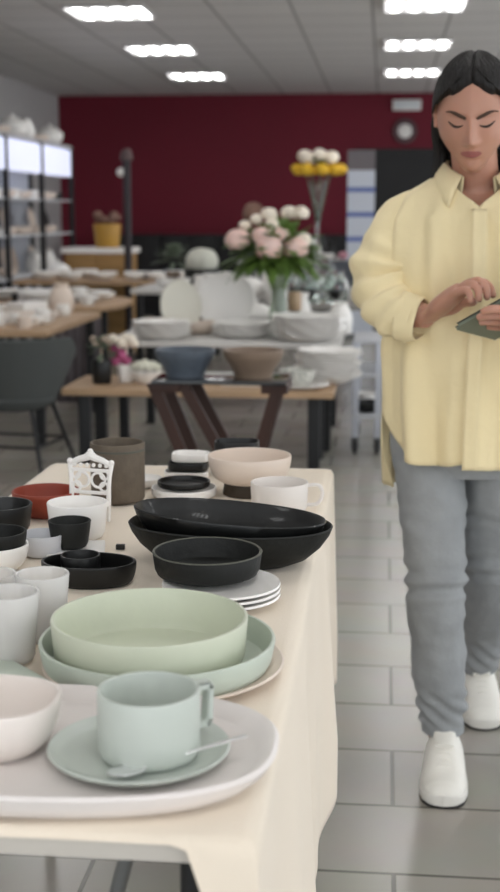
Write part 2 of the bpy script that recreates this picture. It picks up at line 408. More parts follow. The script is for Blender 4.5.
# ---- wood cabinet with basket, floor lamp
r = empty('wooden_cabinet', (-2.66, 12.2, 0), 'honey wooden cabinet with white top beyond the rounded table', 'cabinet')
bm = BM(); box(bm, -.3, .3, -.22, .22, 0, .92, .006); link('body', bm, M_wood, r)
bm = BM(); box(bm, -.33, .33, -.25, .25, .92, .97, .006); link('top_board', bm, M_white, r)
for a in (-1, 1):
    bm = BM(); box(bm, min(a*.01, a*.28), max(a*.01, a*.28), -.235, -.22, .08, .9, .004); d = link('door', bm, M_wood, r)
    bm = BM(); ball(bm, (a*.04, -.245, .55), .014); link('knob', bm, M_dark, d)
def blossom(bm, c, r, n=16, seed=0, squash=.8):
    rnd = random.Random(seed)
    ball(bm, c, r*.7, 1, 1, squash, 10, 7)
    for i in range(n):
        a = rnd.uniform(0, 2*pi); e = rnd.uniform(-.5, 1.4); d = Vector((cos(a)*cos(e), sin(a)*cos(e), sin(e)*squash))
        q = d.to_track_quat('Z', 'Y')
        res = bmesh.ops.create_uvsphere(bm, u_segments=8, v_segments=5, radius=r*.5)
        for v in res['verts']:
            p = Vector((v.co.x, v.co.y*.8, v.co.z*.3)); p.rotate(q); v.co = p+Vector(c)+d*r*.68
def leaf(bm, c, d, L, w, curl=.25):
    d = Vector(d).normalized(); s = d.cross(Vector((0, 0, 1)))
    s = s.normalized() if s.length > .01 else Vector((1, 0, 0)); n = s.cross(d); prev = None
    for i in range(6):
        t = i/5; ww = w*sin(pi*min(t*.92+.05, 1))*.5; p = Vector(c)+d*L*t-n*0+Vector((0, 0, -1))*curl*L*t*t
        row = [bm.verts.new(p-s*ww), bm.verts.new(p+n*ww*.35*0-Vector((0, 0, .12*ww))), bm.verts.new(p+s*ww)]
        if prev:
            for k in (0, 1): bm.faces.new((prev[k], prev[k+1], row[k+1], row[k]))
        prev = row
def foliage(name, parent, m, centre, rad, n, L, w, up=.2, seed=1):
    rnd = random.Random(seed); bm = BM()
    for i in range(n):
        a = rnd.uniform(0, 2*pi); e = rnd.uniform(-.5, 1.2); k = rnd.uniform(.2, .85)
        d = Vector((cos(a)*cos(e), sin(a)*cos(e), sin(e)))
        leaf(bm, Vector(centre)+Vector((d.x*rad[0], d.y*rad[1], d.z*rad[2]))*k, d+Vector((0, 0, up)), L*rnd.uniform(.7, 1.2), w)
    o = link(name, bm, m, parent, recalc=False); s = o.modifiers.new('s', 'SOLIDIFY'); s.thickness = .0015; return o
r = empty('flower_basket', (-2.58, 12.12, .97), 'amber basket of dried flowers on the honey wooden cabinet', 'basket')
bm = BM(); lathe(bm, pcyl(.13, .22, .01, .01, .11), 28); link('basket', bm, M_gold, r)
bm = BM()
for i in range(7): blossom(bm, (.09*cos(i*.9), .07*sin(i*.9), .27+.03*sin(i*2)), .055, 10, i)
link('flower_heads', bm, M_twig, r)
r = empty('floor_lamp', (P(128, 250, 11.6).x, 11.6, 0), 'tall black post lamp with small white globe before red wall', 'lamp')
bm = BM(); lathe(bm, [(0, 0), (.15, 0), (.15, .015), (.02, .03), (0, .03)], 28); link('base', bm, M_dark, r)
bm = BM(); rod(bm, (0, 0, .02), (0, 0, 1.76), .035, 12); link('pole', bm, mat('lamp_pole', '#2a2226', .5), r)
bm = BM(); ball(bm, (-.05, 0, 1.645), .042); link('globe', bm, mat('globe_glass', '#e0dcd8', .3), r)
bm = BM(); lathe(bm, [(0, 0), (.06, 0), (.05, .07), (.02, .1), (0, .1)], 20, c=(0, 0, 1.75)); link('cap', bm, mat('lamp_cap', '#5a4747', .5), r)
# ---- centre back tables
table('display_table', -3.15, -1.45, 10.9, 11.9-.02, .72, M_oak, M_dark, 'pale table in front of the honey wooden cabinet')
scatter(-2.3, -1.5, 10.95, 11.8, .72, 15, ['bowl', 'plate', 'dish', 'box'], 'the table before the wooden cabinet', 'the table before the cabinet', [M_white, M_white, M_blue])
scatter(-3.1, -2.3, 10.95, 11.8, .72, 14, ['bowl', 'tureen', 'dish'], 'the left half of the table before the cabinet', 'the left half of the table before the cabinet', [M_white])
table('display_table', -1.9, .4, 9.7, 10.6, .72, mat('white_laminate', '#cfcdc9', .5), M_dark, 'long white display table farther back behind the peonies')
r = empty('potted_hydrangea', (P(202, 262, 9.95).x, 9.95, .72), 'round black pot with a white hydrangea dome left of peonies', 'plant')
bm = BM(); lathe(bm, pbowl(.14, .08, .15), 32); link('pot', bm, M_black, r)
bm = BM(); blossom(bm, (0, 0, .2), .15, 60, 3, .75); link('flower_head', bm, mat('hydrangea', '#c9c9bd', .7), r)
bm = BM(); rod(bm, (0, 0, .03), (0, 0, .2), .01); link('stem', bm, M_leafg, r)
r = empty('potted_plant', (P(170, 268, 9.95).x, 10.1, .72), 'grey green leafy plant in mauve pot beside the hydrangea', 'plant')
bm = BM(); lathe(bm, pcyl(.06, .12, .006, .01, .045), 24); link('pot', bm, M_tan, r)
foliage('foliage', r, M_leafg, (0, 0, .22), (.09, .09, .1), 60, .1, .05)
scatter(-1.8, -1.5, 9.75, 10.5, .72, 5, ['bowl', 'box'], 'the long white table left of the plants', 'the long white table', [M_white])
scatter(-1.05, .3, 9.75, 10.12, .72, 22, ['bowl', 'jar', 'pitcher', 'dish'], 'the long white table behind the peonies', 'the long white table behind peonies', [M_white, M_white, M_glass])
# tall centrepiece with yellow flowers
r = empty('flower_centrepiece', (P(322, 170, 10.45).x-.03, 10.45, .72), 'tall glass trumpet vase of yellow and cream flowers before red wall', 'flowers')
bm = BM(); lathe(bm, [(0, 0), (.08, 0), (.08, .01), (.015, .025), (.012, .45), (.03, .6), (.075, .82), (.071, .82), (.026, .6), (.006, .45), (0, .44)], 28); link('vase', bm, M_glass, r)
bm = BM()
for i in range(9): rod(bm, (.01*cos(i*.7), .01*sin(i*.7), .5), (.11*cos(i*.7), .11*sin(i*.7), .92), .004, 5)
link('stems', bm, M_leafg, r)
bm = BM()
for i in range(9): a = i*.7; blossom(bm, (.17*cos(a), .12*sin(a), .9), .07, 12, i+20)
link('yellow_flower_heads', bm, M_yellow, r)
bm = BM()
for i in range(7): a = i*.9+.3; blossom(bm, (.11*cos(a), .09*sin(a), 1.0+.02*sin(i*3)), .068, 12, i+40)
link('cream_flower_heads', bm, M_petal, r)
foliage('foliage', r, M_leaf, (0, 0, .93), (.14, .12, .06), 30, .08, .03)
# brown dried arrangement behind peonies
r = empty('dried_flower_vase', (P(253, 215, 10.2).x, 10.25, .72), 'brown dried flower ball in a grey vase behind the peonies', 'flowers')
bm = BM(); lathe(bm, [(0, 0), (.07, 0), (.1, .12), (.05, .3), (.04, .38), (.05, .42), (.045, .42), (.034, .38), (.044, .3), (0, .03)], 28); link('vase', bm, M_grey, r)
bm = BM(); blossom(bm, (0, 0, .56), .1, 50, 9, 1.1); rod(bm, (0, 0, .3), (0, 0, .5), .01); link('dried_flowers', bm, M_twig, r)
# grey box + jars on the right behind peonies
bm = BM(); box(bm, -.12, .12, -.08, .08, 0, .2, .01); o = link('storage_box', bm, mat('slate_grey', '#4e5158', .6), loc=(-.3, 10.3, .72)); tag(o, 'slate grey box behind the clear jars near her sleeve', 'box')
bm = BM(); blossom(bm, (0, 0, .03), .05, 14, 77); o = link('flower_bunch', bm, mat('dusty_pink', '#b5808c', .7), loc=(-.32, 10.3, .925)); tag(o, 'dusty pink flower bunch lying on the slate grey box', 'flowers')
table('display_table', -1.45, .1, 8.45, 9.2, .7, mat('grey_laminate', '#8a8681', .5), M_dark, 'grey topped display table directly behind the table of white crockery')
for i, px in enumerate((309, 322, 336, 298)):
    q = P(px, 280, 8.7)
    put('jar', q.x, 8.62+.12*(i % 2), .7, 'clear glass jar on the grey topped table right of the peonies', 'jar', 'clear jars right of the peonies', 1.25, M_glass)
scatter(-1.4, -.6, 8.5, 9.15, .7, 24, ['jar', 'pitcher', 'plate', 'tureen'], 'the grey topped table left of the peonies', 'the grey topped table', [M_white])
scatter(-.55, .05, 8.85, 9.15, .7, 9, ['bowl', 'box', 'cup'], 'the grey topped table beside the clear jars', 'the grey topped table beside the jars', [M_white])
table('display_table', -1.6, .6, 14.0, 14.9, .8, mat('white_laminate', '#cfcdc9', .5), M_dark, 'farthest white display table before the red wall')
scatter(-1.5, .5, 14.05, 14.8, .8, 22, ['bowl', 'jar', 'pitcher', 'tureen', 'dish'], 'the farthest white display table', 'the farthest table', [M_white, M_white, M_black])
# ------------------------------------------------------------------ middle group: oak bench, white table, cart, rack
TZ = .6
table('coffee_table', -1.60, -.235, 6.33, 6.9, .42, M_oak, M_dark, 'long low oak bench table with black legs behind the dark rack', 'table', .035, .03, .1)
table('display_table', -1.5, -.22, 6.95, 7.95, TZ, mat('white_laminate', '#cfcdc9', .5), M_dark, 'white display table carrying the peony vase and stacked plates', 'table', .03, .025, .08)
# white wheeled rack at the right end
r = empty('wheeled_rack', (-.080, 7.2, 0), 'white metal wheeled rack at the right end of the crockery table', 'rack')
for a in (-.06, .06):
    for b in (-.25, .25):
        bm = BM(); box(bm, a-.017, a+.017, b-.014, b+.014, .09, .62, .003); link('post', bm, mat('rack_silver', '#b6b9c2', .35, metal=.3), r)
        bm = BM(); lathe(bm, [(0, -.012), (.035, -.012), (.045, -.006), (.045, .006), (.035, .012), (0, .012)], 20); link('wheel', bm, M_tread, r, (a, b, .0455), (0, pi/2, 0))
        bm = BM(); box(bm, a-.02, a-.014, b-.014, b+.014, .03, .09); box(bm, a+.014, a+.02, b-.014, b+.014, .03, .09); box(bm, a-.02, a+.02, b-.014, b+.014, .085, .092); link('caster_fork', bm, M_grey, r, smooth=False)
for z in (.2, .42, .6):
    bm = BM(); box(bm, -.075, .075, -.265, .265, z, z+.02, .004); link('shelf_board', bm, mat('rack_shelf', '#b9bbc0', .5), r)
bm = BM(); lathe(bm, pbowl(.08, .05, .06), 28, sx=.85); o = link('bowl', bm, M_black, loc=(-.08, 7.03, .2205)); tag(o, 'black bowl on the bottom shelf of the wheeled rack', 'bowl')
for q in range(3):
    bm = BM(); lathe(bm, pbowl(.07, .045, .05), 28); o = link('bowl', bm, M_white, loc=(-.08, 7.22, .2205+q*.016)); tag(o, 'white bowl nested in a pile on the bottom rack shelf', 'bowl', 'nested bowls on the rack')
# pile of fluted white plates on the right of the table + bench
def fluted(bm, R, h, n=48, wav=10, amp=.05):
    prof = [(0, 0), (R*.55, 0), (R*.62, .004), (R*.85, h*.6), (R, h), (R*.985, h+.003), (R*.83, h*.6+.004), (R*.6, .006), (0, .005)]
    rings = lathe(bm, prof, n)
    for (r_, z_), row in zip(prof, rings):
        if len(row) > 1:
            for i, v in enumerate(row):
                k = 1+amp*(r_/R)**3*cos(2*pi*i/n*wav); v.co.x *= k; v.co.y *= k; v.co.z += .25*amp*R*(r_/R)**3*cos(2*pi*i/n*wav)
fp = None
spots = [(-.42, 7.10, .19, 9, 'right'), (-.78, 7.25, .17, 5, 'middle'), (-1.22, 7.12, .16, 6, 'left')]
for (x, y, R, n, wd) in spots:
    bm = BM(); fluted(bm, R, .03)
    f0 = link('fluted_plate', bm, M_white, loc=(x, y, TZ)); tag(f0, 'fluted white plate in the %s pile on the crockery table' % wd, 'plate', 'fluted plates, %s pile' % wd)
    for q in range(1, n):
        c = copy_tree(f0, loc=(x+.006*sin(q*2), y, TZ+q*.0135), rz=q*.5)
bm = BM(); fluted(bm, .165, .035)
f0 = link('fluted_plate', bm, M_white, loc=(P(328, 380, 6.72).x, 6.72, .4205)); tag(f0, 'fluted white plate in the tall pile at the right bench end', 'plate', 'fluted plates on the oak bench')
for q in range(1, 10): copy_tree(f0, loc=(f0.location.x+.012*sin(q*1.7), 6.72, .4205+q*.0148), rz=q*.37)
# platter under, large upright plate, folded napkin-like bowls
bm = BM(); lathe(bm, [(0, 0), (.12, 0), (.125, .006), (.172, .022), (.170, .027), (.12, .012), (0, .009)], 48)
o = link('large_plate', bm, M_white, loc=P(226, 301, 7.62), rot=(radians(78), 0, 0)); o.location.z = TZ+.176
tag(o, 'large white plate standing upright left of the peony vase', 'plate')
bm = BM(); box(bm, -.1, .1, -.02, .02, 0, .012, .003); box(bm, -.09, -.075, -.015, .06, 0, .06, .002); box(bm, .075, .09, -.015, .06, 0, .06, .002); o = link('plate_stand', bm, M_dark, loc=(o.location.x, 7.6, TZ)); tag(o, 'small black stand holding the large upright plate', 'stand')
bm = BM(); lathe(bm, [(0, 0), (.1, 0), (.11, .006), (.15, .02), (.148, .024), (.1, .01), (0, .008)], 48, sx=.85)
o = link('tall_plate', bm, mat('warm_white_ceramic', '#dcd9cc', .4), loc=(P(180, 308, 7.5).x, 7.5, TZ+.155), rot=(radians(80), radians(0), .5)); tag(o, 'oval off white plate standing upright left of large plate', 'plate')
for i, (px, y, k, s, w) in enumerate([(200, 7.42, 'bowl', 1.2, 'in front of the upright plates'), (238, 7.3, 'dish', 1.1, 'in front of the large upright plate'), (326, 7.5, 'box', 1.4, 'right of the peony vase'), (300, 7.75, 'pitcher', 1.1, 'behind the lidded box'), (340, 7.7, 'jar', 1.0, 'behind the fluted plates'), (335, 7.42, 'cup', 1.2, 'beside the lidded box'), (160, 7.5, 'bowl', 1.3, 'at the left edge of the table'), (255, 7.8, 'tureen', 1.0, 'behind the peony vase')]):
    nm = dict(bowl='bowl', dish='oval dish', box='lidded box', pitcher='pitcher', jar='jar', cup='mug', tureen='lidded tureen')[k]
    put(k, P(px, 330, y).x, y, TZ, 'white %s %s' % (nm, w) if len(w) > 3 else nm, nm.split()[-1], None, s)
del_keys = [o for o in COL.objects if o.get('group') is None and 'group' in o.keys()]
for o in del_keys: del o['group']
r = empty('amber_candle', (P(290, 320, 7.72).x+.03, 7.66, TZ), 'amber candle jar on a black stand right of peony vase', 'candle')
bm = BM(); lathe(bm, [(0, 0), (.035, 0), (.035, .01), (.008, .02), (.008, .1), (.03, .115), (.03, .12), (0, .12)], 20); link('stand', bm, M_dark, r)
bm = BM(); lathe(bm, pcyl(.04, .11, .004, .008), 24, c=(0, 0, .1205)); link('jar', bm, mat('amber_jar', '#b59a7c', .3), r)
# peonies
vx = P(272, 345, 6.98)
r = empty('peony_vase', (vx.x, 7.42, TZ), 'clear glass vase of pale pink peonies and white roses', 'flowers')
bm = BM(); lathe(bm, [(0, 0), (.062, 0), (.066, .008), (.06, .1), (.045, .2), (.038, .28), (.06, .37), (.057, .37), (.034, .28), (.041, .2), (.056, .1), (.058, .02), (0, .018)], 32); link('vase', bm, mat('pale_green_glass', '#dfe9dc', .08, trans=.85), r)
rnd = random.Random(5); bm = BM(); ctr = Vector((-.02, 0, .5))
for i in range(12): a = i*.55; rod(bm, (.03*cos(a), .03*sin(a), .03), (.12*cos(a+2.8)*.9, .1*sin(a+2.8), .5), .0045, 6)
link('stems', bm, M_leaf, r)
foliage('foliage', r, M_leaf, (-.02, 0, .46), (.24, .14, .16), 300, .13, .06, up=-.15, seed=11)
for px, py, d, rr in [(238, 240, .07, .062), (269, 248, .12, .068), (296, 248, .08, .062), (262, 236, .1, .05), (280, 236, .05, .05), (290, 262, .0, .03)][:5]:
    bm = BM(); q = P(px, py, 7.42-d); blossom(bm, (q.x-vx.x, -d, q.z-TZ), rr*1.38, 26, int(px)); link('pink_peony_head', bm, M_pink, r)
for px, py, d, rr in [(269, 215, 0, .04), (257, 220, .02, .032), (289, 213, 0, .038), (301, 213, .02, .038), (245, 226, .03, .03), (272, 226, .06, .036), (304, 240, .06, .036)]:
    bm = BM(); q = P(px, py, 7.42-d); blossom(bm, (q.x-vx.x, -d, q.z-TZ), rr*1.45, 16, int(px)+3); link('white_rose_head', bm, M_petal, r)
bm = BM()
for px, py in [(269, 215), (257, 220), (289, 213), (301, 213), (245, 226), (238, 240), (296, 248)]:
    q = P(px, py, 7.42); rod(bm, (0, 0, .36), (q.x-vx.x, 0, q.z-TZ-.02), .004, 5)
link('flower_stalks', bm, M_leaf, r)
# on the oak bench
def flowerpot(name, px, y, z, label, pot_m, fl_m, R=.05, h=.11):
    r = empty(name, (P(px, 385, y).x, y, z), label, 'plant')
    bm = BM(); lathe(bm, pcyl(R, h, .005, .006, R*.92), 28); link('pot', bm, pot_m, r)
    foliage('foliage', r, M_leafg, (0, 0, h+.05), (R, R, .07), 34, .06, .03)
    bm = BM()
    for i in range(6): blossom(bm, (R*.8*cos(i*1.05), R*.8*sin(i*1.05), h+.09+.02*(i % 2)), .022, 8, i)
    rod(bm, (0, 0, h*.2), (0, 0, h+.08), .006)
    link('flower_heads', bm, fl_m, r); return r
flowerpot('potted_flowers', 102, 6.55, .42, 'small plant in a black pot on the oak bench', M_black, mat('beige_bloom', '#b8a695', .7), .052, .12)
r = empty('magenta_flowers', (P(126, 380, 6.6).x, 6.62, .42), 'bunch of white and magenta flowers in white pot on oak bench', 'flowers')
bm = BM(); lathe(bm, pcyl(.05, .09, .005, .006, .04), 28); link('pot', bm, M_white, r)
bm = BM()
for i in range(5): blossom(bm, (-.03+.03*cos(i*1.3), -.02+.03*sin(i*1.3), .11+.03*(i % 3)), .036, 10, i+60)
link('magenta_flower_heads', bm, M_magenta, r)
bm = BM()
for i in range(6): blossom(bm, (-.02+.055*cos(i*1.1+.3), .03*sin(i*1.1), .2+.02*(i % 2)), .04, 10, i+70)
rod(bm, (0, 0, .03), (0, 0, .2), .006); link('white_flower_heads', bm, M_petal, r)
r = empty('white_flower_bowl', (P(146, 385, 6.6).x, 6.6, .42), 'fluted white bowl heaped with white blossom on the oak bench', 'flowers')
bm = BM(); fluted(bm, .085, .06); link('bowl', bm, M_white, r)
bm = BM()
for i in range(14): a = i*2.4; k = .06*sqrt(i/14); blossom(bm, (k*cos(a), k*sin(a), .1-.3*k), .032, 8, i+90)
link('blossom', bm, mat('ivory_blossom', '#d9d8c8', .7), r)
px0 = P(305, 387, 6.62).x
bm = BM(); lathe(bm, [(0, 0), (.09, 0), (.1, .004), (.155, .02), (.153, .024), (.1, .01), (0, .008)], 40); o = link('saucer_plate', bm, M_white, loc=(px0-.02, 6.50-.02, .4205)); tag(o, 'white plate under the patterned bowl on the oak bench', 'plate')
bm = BM(); lathe(bm, pbowl(.092, .05, .085), 32); o = link('patterned_bowl', bm, mat('speckled_glaze', '#e6e3dc', .4, var=1, vscale=60, col2='#93968c'), loc=(px0-.03, 6.47, .4295)); tag(o, 'speckled white bowl on a white plate on the oak bench', 'bowl')
bm = BM(); box(bm, -.13, .13, -.09, .09, 0, .02, .004); o = link('tray', bm, M_white, loc=(P(248, 385, 6.6).x, 6.6, .4205)); tag(o, 'white rectangular tray on the oak bench behind the rack', 'tray')
# dark rack table with two bowls
RY = 4.6; zt = P(220, 381, RY).z; x0, x1 = P(152, 381, RY).x, P(286, 381, RY).x; xm = (x0+x1)/2; hx = (x1-x0)/2
r = empty('side_table', (xm, RY+.13, 0), 'side table with smoked glass top and crossed dark wooden legs', 'table')
bm = BM(); box(bm, -hx, hx, -.15, .15, zt-.012, zt, .003); link('glass_top', bm, M_dglass, r)
for b in (-.11, .11):
    for (a0, a1) in ((-hx+.0, -.10), (-hx+.11, .06) if b < 0 else (-hx+.11, .05), (hx-.03, hx-.13)):
        bm = BM(); w = .022
        vs = []
        for z, x in ((zt-.015, a0), (0, a0+(a1-a0)*2.6 if False else a0+(a1-a0)*1.9)):
            for dx, dy in ((-w, -.012), (w, -.012), (w, .012), (-w, .012)): vs.append(bm.verts.new((x+dx, b+dy, z)))
        bm.faces.new(vs[0:4]); bm.faces.new(vs[4:8])
        for i in range(4): bm.faces.new((vs[i], vs[(i+1) % 4], vs[4+(i+1) % 4], vs[4+i]))
        link('leg', bm, M_brown, r, smooth=False)
bm = BM(); box(bm, -hx-.01, -hx+.1, -.13, .13, zt-.045, zt-.013, .003); box(bm, hx-.09, hx+.005, -.13, .13, zt-.045, zt-.013, .003); link('top_rail', bm, M_brown, r)
for px, m, lab, cn in ((185.5, M_blue, 'blue grey conical bowl on the smoked glass side table', 'b'), (253.5, M_tan, 'taupe brown conical bowl on the smoked glass side table', 't')):
    q = P(px, 378, RY+.12); R = .112
    bm = BM(); prof = [(0, 0), (.07, 0), (.072, .012), (.078, .03), (R*.93, .07), (R-.002, .084), (R, .1), (R-.004, .102), (R-.008, .098), (R*.88, .075), (.07, .035), (0, .02)]
    lathe(bm, prof, 40); o = link('conical_bowl', bm, m, loc=(q.x, RY+.12, zt+.0005)); tag(o, lab, 'bowl')
# charcoal bucket chair seen from behind
cx = P(76, 340, 6.2).x-.325
r = empty('lounge_chair', (cx, 6.22, 0), 'charcoal bucket chair with thin black legs, its back to us', 'chair', rz=radians(-8))
bm = BM(); N = 40; rows = []
for i in range(N+1):
    s = -1+2*i/N; a = -pi/2+s*radians(112)
    hi = .69-.08*max(0, abs(s)-.8)/.2
    ring = []
    for j in range(9):
        t = j/8; R = .19+.125*t**.8; z = .36+(hi-.36)*t; ring.append((R*cos(a), R*sin(a)*.95, z))
    for j in range(8, -1, -1):
        t = j/8; R = .19+.125*t**.8-.022; z = .36+.02*(1-t)+(hi-.36)*t+(.006 if j == 8 else 0); ring.append((R*cos(a), R*sin(a)*.95, z))
    rows.append([bm.verts.new(p) for p in ring])
for A, B in zip(rows, rows[1:]):
    for j in range(len(A)): k = (j+1) % len(A); bm.faces.new((A[j], A[k], B[k], B[j]))
bm.faces.new(rows[0]); bm.faces.new(rows[-1]); link('backrest', bm, M_chair, r)
bm = BM(); lathe(bm, [(0, .33), (.14, .335), (.2, .36), (.215, .39), (.2, .415), (.1, .42), (0, .42)], 40); link('seat', bm, M_chair, r)
for a, b in ((-1, -1), (1, -1), (-1, 1), (1, 1)):
    bm = BM(); rod(bm, (a*.15, b*.13, .345), (a*.24, b*.23, 0), .011, 10, .008); link('leg', bm, M_dark, r)
bm = BM(); z = .17; k = .15+.09*(.345-z)/.345; l = .13+.1*(.345-z)/.345
for p, q in (((-k, -l), (k, -l)), ((-k, l), (k, l)), ((-k, -l), (-k, l)), ((k, -l), (k, l))): rod(bm, p+(z,), q+(z,), .007)
link('stretcher', bm, M_dark, r)
# ------------------------------------------------------------------ near table
T = .75; TX0, TX1, TY0, TY1 = -.70, -.111, 1.045, 2.70
r = empty('trestle_table', ((TX0+TX1)/2, (TY0+TY1)/2, 0), 'narrow folding table under the cream linen cloth', 'table')
ox, oy = (TX0+TX1)/2, (TY0+TY1)/2
bm = BM(); box(bm, TX0-ox, TX1-ox, TY0-oy, TY1-oy, T-.03, T-.003, .003); link('tabletop', bm, mat('table_board', '#c9c3ba', .6), r)
for (x, y) in ((-.168, 1.12), (-.66, 1.12), (-.215, 2.5), (-.68, 2.5)):
    bm = BM(); rod(bm, (x-ox, y-oy, .012), (x-ox, y-oy, T-.031), .0125, 12); l = link('leg', bm, M_dark, r)
    bm = BM(); lathe(bm, [(0, 0), (.02, 0), (.022, .006), (.015, .02), (0, .02)], 16); link('rubber_foot', bm, M_tread, l, (x-ox, y-oy, 0))
for (x, s) in ((-.3, 1), (-.3, -1)):
    bm = BM(); rod(bm, (-.225-ox, 1.135 -oy if s > 0 else 2.48-oy, T-.04), (-.335-ox, (1.33 if s > 0 else 2.2)-oy, .35), .008, 10); link('brace', bm, M_grey, r)
# cloth
def cloth():
    bm = BM(); xs, ys = [], []
    W = TX1-TX0; LR, LL, LF, LB = .5, .3, .014, .22
    nu, nv = 96, 110; U = [(-LL)+(W+LL+LR)*i/nu for i in range(nu+1)]; V = [(-1)+(TY1-TY0+LB+1)*j/nv for j in range(nv+1)]
    L = TY1-TY0
    V = [-(1-j/14) for j in range(14)]+[L*j/84 for j in range(85)]+[L+LB*(j+1)/14 for j in range(14)]
    g = []
    for u in U:
        row = []
        for v in V:
            # front overhang length grows towards the right corner
            if v < 0:
                s = max(0, min(1, (u-(W-.055))/.055)); lf = LF+.16*s*s*(3-2*s); dv = -v*lf; side = -1
            elif v > L: dv = v-L; side = 1
            else: dv = 0; side = 0
            du = max(0, u-W, -u); sx = 1 if u > W else -1
            x = TX0+max(0, min(W, u)); y = TY0+max(0, min(L, v)); z = T
            rr = .012
            if du > 0:
                ang = min(du/rr, pi/2); x += sx*rr*sin(ang); z -= rr*(1-cos(ang))+max(0, du-rr*pi/2)
                k = min(1, du/.4); x += sx*k*(.012+.013*sin(y*9+.6)+.007*sin(y*23+1.3)); 
                if sx > 0: z -= .02*k*sin(y*4.1)
            if dv > 0:
                ang = min(dv/rr, pi/2); y += side*rr*sin(ang)
                z = min(z, T-rr*(1-cos(ang))-max(0, dv-rr*pi/2)) if du > 0 else z-rr*(1-cos(ang))-max(0, dv-rr*pi/2)
                y += side*min(1, dv/.3)*.012*(1+sin(x*30))
            if du == 0 and dv == 0: z += .0006*sin(x*17+y*5)
            row.append(bm.verts.new((x, y, z)))
        g.append(row)
    for a, b in zip(g, g[1:]):
        for j in range(len(a)-1): bm.faces.new((a[j], b[j], b[j+1], a[j+1]))
    o = link('tablecloth', bm, M_cloth, angle=80); s = o.modifiers.new('s', 'SOLIDIFY'); s.thickness = .0018; s.offset = -1
    tag(o, 'cream linen tablecloth draped long over the right side of table', 'tablecloth'); return o
cloth()
TT = T+.0012
def vessel(name, x, y, z, bm, m, label, cat, rot=(0, 0, 0)):
    o = link(name, bm, m, loc=(x, y, z), rot=rot); tag(o, label, cat); return o
# front platter
bm = BM(); prof = [(0, 0), (.85, 0), (.93, .004), (.975, .014), (1.0, .024), (.985, .0275), (.955, .024), (.92, .012), (.86, .0085), (0, .0085)]
lathe(bm, prof, 96, sx=.262, sy=.140, pw=2.7); vessel('serving_platter', -.355, 1.176, TT, bm, M_tray, 'large white rimmed serving platter at the front table corner', 'platter')
ZP = TT+.0088
bm = BM(); lathe(bm, [(0, 0), (.06, 0), (.078, .003), (.086, .007), (.089, .011), (.0875, .0125), (.0845, .0115), (.08, .0075), (.07, .0055), (0, .005)], 64)
vessel('saucer', -.229, 1.178, ZP, bm, M_cupmint, 'mint green saucer under the mint coffee cup', 'saucer')
ZS = ZP+.0054
bm = BM(); lathe(bm, pcyl(.0495, .068, .0042, .009, .0492), 64); o = vessel('coffee_cup', -.217, 1.168, ZS, bm, M_cupmint, 'mint green coffee cup with angular handle on mint saucer', 'cup')
bm = BM(); hp = [(.047, .063), (.068, .063), (.0695, .059), (.0675, .022), (.0645, .0175), (.047, .0175)]
th = .005; w = .007
inner = [(.047, .056), (.062, .056), (.063, .055), (.061, .026), (.060, .0245), (.047, .0245)]
for s in (-w, w): pass
A = [[bm.verts.new((p[0], s, p[1])) for p in hp] for s in (-w, w)]; B = [[bm.verts.new((p[0], s, p[1])) for p in inner] for s in (-w, w)]
for i in range(5):
    bm.faces.new((A[0][i], A[0][i+1], B[0][i+1], B[0][i])); bm.faces.new((A[1][i], A[1][i+1], B[1][i+1], B[1][i]))
    bm.faces.new((A[0][i], A[0][i+1], A[1][i+1], A[1][i])); bm.faces.new((B[0][i], B[0][i+1], B[1][i+1], B[1][i]))
for i in (0, 5): bm.faces.new((A[0][i], B[0][i], B[1][i], A[1][i]))
bmesh.ops.bevel(bm, geom=list(bm.edges), offset=.0012, segments=2, affect='EDGES')
link('handle', bm, M_cupmint, o, rot=(0, 0, radians(38)))
# spoon
def spoon(name, a, b, label, m=M_metal, bw=.012, bl=.019):
    a, b = Vector(a), Vector(b); d = (b-a); L = d.length; r_ = empty(name, a, label, 'spoon', rz=math.atan2(d.y, d.x))
    sl = math.asin(d.z/L)
    bm = BM(); g = []
    n, mm = 14, 8
    for i in range(n+1):
        t = i/n; x = -bl+2*bl*t; w_ = bw*sqrt(max(0, 1-((x/bl)**2)))*(.9+.1*t)+.0004
        g.append([bm.verts.new((x, w_*(-1+2*j/mm), .0005+.004*((-1+2*j/mm)**2)*(w_/bw)+.003*(x/bl)**2)) for j in range(mm+1)])
    for p, q in zip(g, g[1:]):
        for j in range(mm): bm.faces.new((p[j], p[j+1], q[j+1], q[j]))
    o = link('spoon_bowl', bm, m, r_); s = o.modifiers.new('s', 'SOLIDIFY'); s.thickness = .001; s.offset = 1
    bm = BM(); tube(bm, [(bl*.85, 0, .004, .0024), (bl*1.8, 0, .0065, .0019), (L*.6, 0, .0065+.5*d.z, .0022), (L, 0, .006+d.z, .0034)], 18, 8, flat=.5, ref=(0, 0, 1)); link('handle', bm, m, r_)
    return r_
a = P(133, 768, 1.115); 
spoon('teaspoon', (-.228, 1.112, ZP+.0105), (-.124, 1.172, ZP+.0215), 'small steel teaspoon resting on the mint saucer')
# white oval bowl at the left front
bm = BM(); lathe(bm, pbowl(1, .72, .053, .05, .55, .003), 72, sx=.082, sy=.062, pw=2.6)
for v in bm.verts: pass
vessel('oblong_bowl', -.392, 1.185, ZP, bm, mat('blush_white_ceramic', '#e8dfd8', .4), 'small deep white bowl at the left end of the platter', 'bowl')
